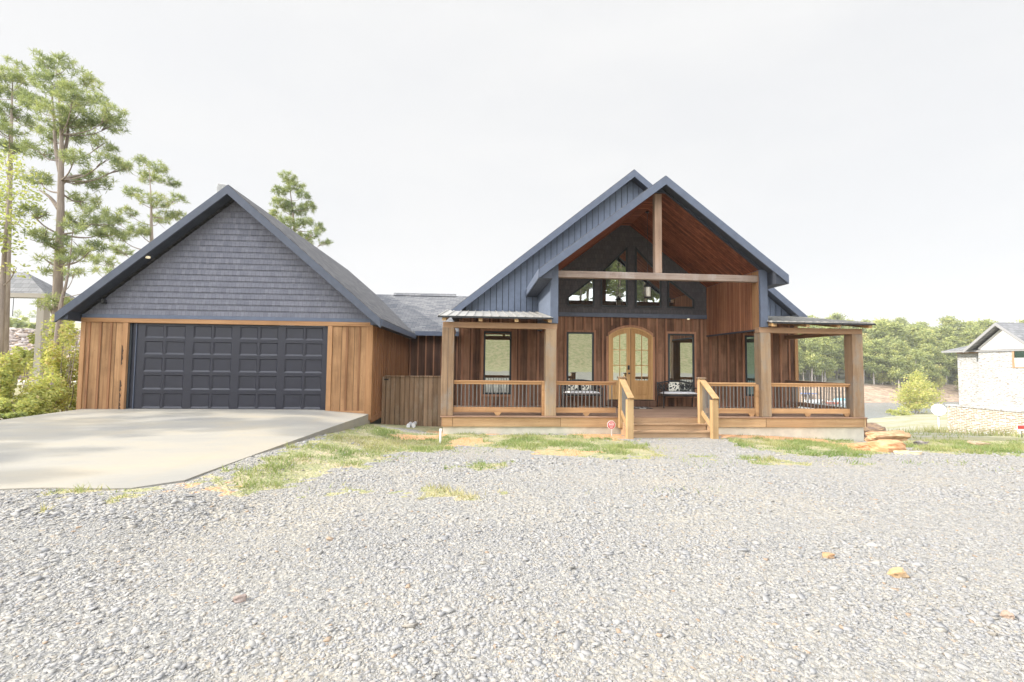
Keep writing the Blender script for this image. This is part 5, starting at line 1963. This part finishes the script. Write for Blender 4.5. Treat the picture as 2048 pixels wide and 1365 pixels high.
# tree and bush on the near shore
def shore_tree():
    c = at(1832, 828, 96)
    g = gz(c.x, c.y)
    t = empty('young_tree', (c.x, c.y, g), 'yellow green young tree standing by the water between porch and white house', 'tree')
    rng = np.random.default_rng(44)
    mb = MB()
    for dx in (-1.5, 1.2, 0):
        mb.tube(curve_pts([(c.x + dx * .5, c.y, g - .3), (c.x + dx, c.y + .2, g + 2.5), (c.x + dx * 1.3, c.y, g + 6)], 4), [0.2 - 0.012 * i for i in range(9)], 7)
    mb.build('trunk', M['far_bark'], t)
    C, T = [], []
    for px, py, rx, ry in ((1832, 758, 14, 9), (1822, 772, 16, 9), (1848, 772, 16, 9), (1812, 786, 14, 8), (1836, 788, 22, 10), (1862, 786, 14, 8), (1808, 798, 14, 7), (1830, 802, 20, 8), (1858, 800, 18, 7), (1842, 812, 20, 6), (1822, 814, 14, 6), (1835, 748, 6, 6)):
        o = at(px, py, 96 + rng.normal(0, 1.2))
        s = 96 / F_PX
        n = int(rx * ry * 4.2)
        u = rng.normal(0, 0.62, (n, 3)) * np.array([[rx * s, rx * s, ry * s]])
        C.append(np.array(o)[None] + u)
        T.append(np.clip(rng.normal(0.55, 0.2, n), 0, 1))
    v, f, tt = leaf_cloud(np.concatenate(C), rng, 0.2, np.concatenate(T))
    np_mesh('crown', v, f, M['leaf'], tint=tt, parent=t)


shore_tree()
shrub('bush', 'small round yellow green bush at the edge of the lake', 93, 1798, 824, 22, 12, 45, 900, 0.2, 0.15)


# boats moored on the lake
def boat(x, y, rz, hull, cover, label, canopy=True):
    z = -8.0
    b = empty('pontoon_boat', (x, y, z), label, 'boat')
    h = MB().prism([(-3, 0.1), (2.4, 0.1), (3.2, 0.75), (3.2, 0.95), (-3, 0.95)], 'Y', -1.2, 1.2)
    q = h.build('hull', hull)
    q.parent = b
    q.location = (0, 0, 0)
    if canopy:
        c = MB().prism([(-2.2, 2.55), (1.3, 2.55), (1.1, 2.75), (-2.0, 2.75)], 'Y', -1.25, 1.25).build('canopy', cover)
        c.parent = b
        p_ = MB()
        for px_ in (-2, 1.1):
            for py_ in (-1.1, 1.1):
                p_.box(px_ - .04, px_ + .04, py_ - .04, py_ + .04, 0.95, 2.55)
        p_ = p_.build('canopy_frame', M['white'])
        p_.parent = b
    else:
        c = MB().prism([(-2.9, 0.955), (3.0, 0.955), (2.2, 1.35), (-2.3, 1.5)], 'Y', -1.15, 1.15).build('cover', cover)
        c.parent = b
    b.rotation_euler = (0, 0, rz)
    return b


kk = {}
for nm, c in (('blue', (0.12, 0.2, 0.5)), ('turquoise', (0.25, 0.62, 0.72)), ('red', (0.6, 0.16, 0.10))):
    k = NT('boat_' + nm)
    k.color(c)
    k.rough(0.4)
    kk[nm] = k.m
boat(94.0, 124, 0.2, M['white'], kk['blue'], 'white pontoon boat with a blue canopy on the lake behind the railing')
boat(98.4, 121, -0.1, kk['red'], M['white'], 'small red hulled boat between the two white boats on the lake', False).scale = (0.5, 0.55, 0.55)
boat(103.0, 122, 0.1, M['white'], kk['turquoise'], 'white boat under a turquoise cover beside the corner porch post', False)

# ================================================================== NEIGHBOUR
nb = empty('neighbour_house', (30, 21, -1.0), 'white limewashed brick house with dark shingle roof and white gable', 'house')
NX, NC, NA, NSL = 26.6, 21.36, 4.46, 0.86           # gable wall plane, ridge y, ridge z, pitch
MB().box(NX + 0.4, 40, 22.55, 23.98, -1.8, 3.06).build('wall', M['white_brick_y'], nb)
MB().box(NX, 40, 14.5, 22.548, -1.8, 3.10).build('gable_end_wall', M['white_brick_y'], nb)
MB().prism([(22.548, 3.103), (22.548, 3.2), (NC, 3.2 + NSL * 1.19), (20.17, 3.2), (20.17, 3.103)], 'X', NX + 0.01, NX + 0.3).build('gable', M['white_stucco'], nb)
MB().box(NX + 0.365, NX + 0.398, 22.56, 23.98, 2.92, 3.055).build('eave_board', M['beam'], nb)
mb = MB()
for sgn in (-1, 1):
    mb.prism([(NC, NA), (NC + sgn * 1.58, NA - NSL * 1.58), (NC + sgn * 1.58, NA - NSL * 1.58 - 0.1), (NC, NA - 0.1)], 'X', NX - 0.38, 36)
nr = mb.build('gable_roof', M['grey_roof'], nb)
k = NT('neighbour_rake')
k.color((0.30, 0.30, 0.31))
for sgn in (-1, 1):
    MB().prism([(NC, NA - 0.01), (NC + sgn * 1.575, NA - 0.01 - NSL * 1.575), (NC + sgn * 1.575, NA - NSL * 1.575 - 0.17), (NC, NA - 0.17)], 'X', NX - 0.42, NX - 0.385).build('rake_board', k.m, nr)
mb = MB().poly([(NX - 0.05, 24.42, 3.08), (40, 24.42, 3.08), (40, 14.2, 3.08), (NX - 0.05, 14.2, 3.08), (30.2, 21.3, 4.40), (40, 21.3, 4.40), (30.2, 17.0, 4.40), (40, 17.0, 4.40)],
               [(0, 1, 5, 4), (0, 4, 6, 3), (3, 6, 7, 2), (4, 5, 7, 6), (1, 2, 7, 5), (0, 3, 2, 1)])
mb.build('roof', M['grey_roof'], nb)
MB().box(NX - 0.07, NX - 0.051, 14.2, 24.44, 2.98, 3.075).build('gutter', k.m, nb)
MB().prism([(20.9, 4.4), (22.2, 5.35), (23.5, 4.4)], 'X', 33.5, 40).build('rear_gable_roof', M['grey_roof'], nb)
nw = MB().box(NX - 0.04, NX - 0.001, 20.88, 20.98, 2.15, 3.06).box(NX - 0.04, NX - 0.001, 19.4, 20.878, 2.15, 2.19).box(NX - 0.04, NX - 0.001, 19.4, 20.878, 3.02, 3.06).build('window', M['beam'], nb)
MB().box(NX - 0.02, NX - 0.002, 19.4, 20.878, 2.64, 3.018).build('pane', M['glass_dark'], nw)
MB().box(NX - 0.024, NX - 0.002, 19.4, 20.878, 2.192, 2.638).build('blind', M['white'], nw)
nw2 = MB().box(NX + 0.36, NX + 0.398, 22.58, 22.70, 1.68, 2.88).build('window', M['beam'], nb)
MB().box(NX + 0.37, NX + 0.398, 22.552, 22.578, 1.70, 2.86).build('pane', M['glass_dark'], nw2)

# brick terrace wall
tw = empty('terrace_wall', (21.9, 17, -1), 'tan and white brick terrace wall in front of the white house', 'wall')
MB().box(21.9, 22.15, 13.0, 20.0, -2.4, 0.33).build('brickwork', M['tan_brick'], tw)
MB().box(21.86, 22.19, 12.96, 20.04, 0.332, 0.41).build('coping', M['white_brick_y'], tw)
MB().box(22.2, NX - 0.002, 13.0, 19.9, -2.2, 0.30).build('terrace', M['concrete'], tw)

# satellite dish
dn = empty('satellite_dish', (21.35, 20.9, -0.9), 'white round dish on a short post at the end of the brick wall', 'dish')
mb = MB()
mb.lathe((0, 0, 0), [(0.04, 0.0), (0.18, 0.02), (0.27, 0.07), (0.275, 0.078), (0.26, 0.075), (0.1, 0.02)], 26)
rot = Matrix.Rotation(radians(-48), 4, 'Z') @ Matrix.Rotation(radians(78), 4, 'X')
mb.v = [tuple((rot @ Vector(v)) + Vector((21.80, 20.30, 0.10))) for v in mb.v]
mb.build('reflector', M['white'], dn, smooth=True)
MB().tube([(21.84, 20.36, gz(21.84, 20.36) - .1), (21.84, 20.36, 0.02)], 0.035, 10).build('mast', M['white'], dn)

# red and white yard sign at the edge
rs = empty('estate_sign', (17.95, 14, -0.3), 'small red and white yard sign on thin wire legs before the brick wall', 'sign')
bd = MB().box(17.79, 18.25, 13.985, 14.0, 0.02, 0.22).build('panel', M['white'], rs)
MB().box(17.80, 18.24, 13.979, 13.9845, 0.095, 0.21).build('red_band', M['sign_red'], bd)
for x in (17.95, 18.15):
    MB().tube([(x, 13.99, gz(x, 13.99) - .05), (x, 13.99, 0.03)], 0.01, 6).build('leg', M['metal_black'], rs)


# rocks --------------------------------------------------------------
def rock(label, x, y, sx, sy, sz, rz, c1, c2, seed, lift=0.0, name='boulder', cat='rock'):
    rng = np.random.default_rng(seed)
    import bmesh
    bm = bmesh.new()
    bmesh.ops.create_cube(bm, size=2)
    bmesh.ops.subdivide_edges(bm, edges=bm.edges, cuts=5, use_grid_fill=True)
    for v in bm.verts:
        p_ = v.co
        l_ = max(abs(p_.x), abs(p_.y), abs(p_.z))
        e = p_.normalized() * l_
        q = p_.lerp(e * 1.05, 0.6)
        n = (vnoise(q.x * 1.4 + 9 * seed, q.y * 1.4 + q.z * 1.7, seed) - 0.5) * 0.5 + (vnoise(q.x * 4 + seed, q.y * 4 + q.z * 4.3, seed + 3) - 0.5) * 0.16
        q = q * (1 + float(n))
        v.co = (q.x * sx / 2, q.y * sy / 2, q.z * sz / 2)
    me = bpy.data.meshes.new(name)
    bm.to_mesh(me)
    bm.free()
    k = NT('sandstone')
    o = k.coord()
    b = k.noise(k.map(o, (2, 2, 6)), 2.2, 6, 0.6)
    k.color(k.mix(k.rng(b, 0.38, 0.62, 0, 1), c1, c2))
    k.rough(0.9)
    k.bump(k.noise(o, 14, 6), 0.5, 0.02)
    me.materials.append(k.m)
    r = bpy.data.objects.new(name, me)
    r.location = (x, y, gz(x, y) + sz * 0.36 + lift)
    r.rotation_euler = (rng.normal(0, .05), rng.normal(0, .05), rz)
    COL.objects.link(r)
    return tag(r, label, cat)


OR1, OR2 = (0.36, 0.20, 0.11), (0.58, 0.38, 0.23)
p = ground_point(1735, 880)
rock('dark topped brown boulder at the corner of the porch foundation', p[0], p[1], 0.85, 0.6, 0.50, 0.1, (0.22, 0.16, 0.13), (0.50, 0.33, 0.20), 3)
p = ground_point(1778, 892)
rock('long flat tan sandstone slab lying beside the dark topped boulder', p[0], p[1], 0.95, 0.5, 0.26, -0.1, OR1, OR2, 5, 0.15)
p = ground_point(1772, 902)
rock('orange sandstone block beneath the long flat slab', p[0], p[1], 0.62, 0.45, 0.30, 0.3, (0.42, 0.21, 0.10), (0.60, 0.36, 0.20), 7, -0.06)
p = ground_point(1735, 896)
rock('low orange rock half buried in front of the dark topped boulder', p[0], p[1], 0.7, 0.45, 0.16, 0.0, (0.42, 0.21, 0.10), (0.58, 0.35, 0.2), 8, -0.03)
p = ground_point(1812, 908)
rock('thin pale flagstone lying flat at the edge of the gravel', p[0], p[1], 0.5, 0.3, 0.07, 0.1, (0.55, 0.38, 0.22), (0.68, 0.54, 0.38), 9)
p = ground_point(1843, 892)
rock('small dark grey rock in the grass right of the sandstone rocks', p[0], p[1], 0.3, 0.25, 0.14, 0.4, (0.16, 0.14, 0.14), (0.36, 0.32, 0.29), 10)
p = ground_point(1955, 890)
rock('flat brown stone in the long grass before the brick wall', p[0], p[1], 0.5, 0.3, 0.1, 0.0, (0.34, 0.24, 0.17), (0.52, 0.40, 0.28), 11)
p = ground_point(1657, 1117)
rock('orange stone on the gravel, the upper of the two big orange ones', p[0], p[1], 0.085, 0.055, 0.042, 0.2, (0.40, 0.22, 0.11), (0.50, 0.33, 0.20), 12, name='stone', cat='stone')
p = ground_point(1796, 1153)
rock('largest orange stone lying loose on the gravel', p[0], p[1], 0.115, 0.08, 0.06, -0.1, (0.42, 0.26, 0.13), (0.52, 0.37, 0.23), 13, name='stone', cat='stone')
p = ground_point(2015, 1238)
rock('brown grey stone on the gravel near the picture edge', p[0], p[1], 0.07, 0.05, 0.04, 0.4, (0.30, 0.21, 0.16), (0.46, 0.36, 0.29), 14, name='stone', cat='stone')
p = ground_point(480, 1205)
rock('dark brown stone lying in the pale gravel in front of the driveway', p[0], p[1], 0.075, 0.055, 0.04, 0.5, (0.20, 0.15, 0.13), (0.38, 0.31, 0.28), 15, name='stone', cat='stone')

# dry weeds by the brick wall
def weeds():
    rng = np.random.default_rng(71)
    V = []
    n = 9000
    x = rng.uniform(13, 26, n)
    y = rng.uniform(12.6, 22, n)
    f = fbm(x * 0.8, y * 0.8, 72)
    d = np.exp(-((x - (19.4 + (y - 14) * 0.3)) / 1.2) ** 2)
    keep = rng.random(n) < np.clip(0.25 * sm(.4, .6, f) + 0.9 * d * sm(.4, .55, f), 0, 1)
    x, y = x[keep], y[keep]
    d = d[keep]
    n = len(x)
    z = ground_z(x, y)
    h = rng.uniform(0.08, 0.22, n) * (1 + 1.2 * d)
    a = rng.uniform(0, 2 * pi, n)
    B = np.stack([x, y, z - .01], -1)
    s = np.stack([np.cos(a), np.sin(a), a * 0], -1) * 0.012
    tp = B + np.stack([rng.normal(0, .35, n) * h, rng.normal(0, .35, n) * h, h], -1)
    V = np.stack([B - s, B + s, tp], 1).reshape(-1, 3)
    t = np.clip(rng.normal(0.5, .2, n) + 0.35 * d, 0, 1)
    o = np_mesh('weeds', V, np.arange(n * 3).reshape(n, 3), M['grass'], tint=np.repeat(t, 3))
    tag(o, 'long grass and dry weeds along the foot of the brick wall', 'weeds', kind='stuff')


weeds()

# ------------------------------------------------------------------ air
hz = MB().box(-640, 840, -125, 930, -14, 75)
hm = bpy.data.materials.new('haze_air')
hm.use_nodes = True
hm.node_tree.nodes.clear()
ho = hm.node_tree.nodes.new('ShaderNodeOutputMaterial')
hv = hm.node_tree.nodes.new('ShaderNodeVolumePrincipled')
hv.inputs['Color'].default_value = (0.95, 0.96, 0.98, 1)
hv.inputs['Density'].default_value = 0.0005
hm.node_tree.links.new(hv.outputs[0], ho.inputs['Volume'])
hz = hz.build('haze', hm)
tag(hz, 'thin pale haze', 'haze', kind='stuff')
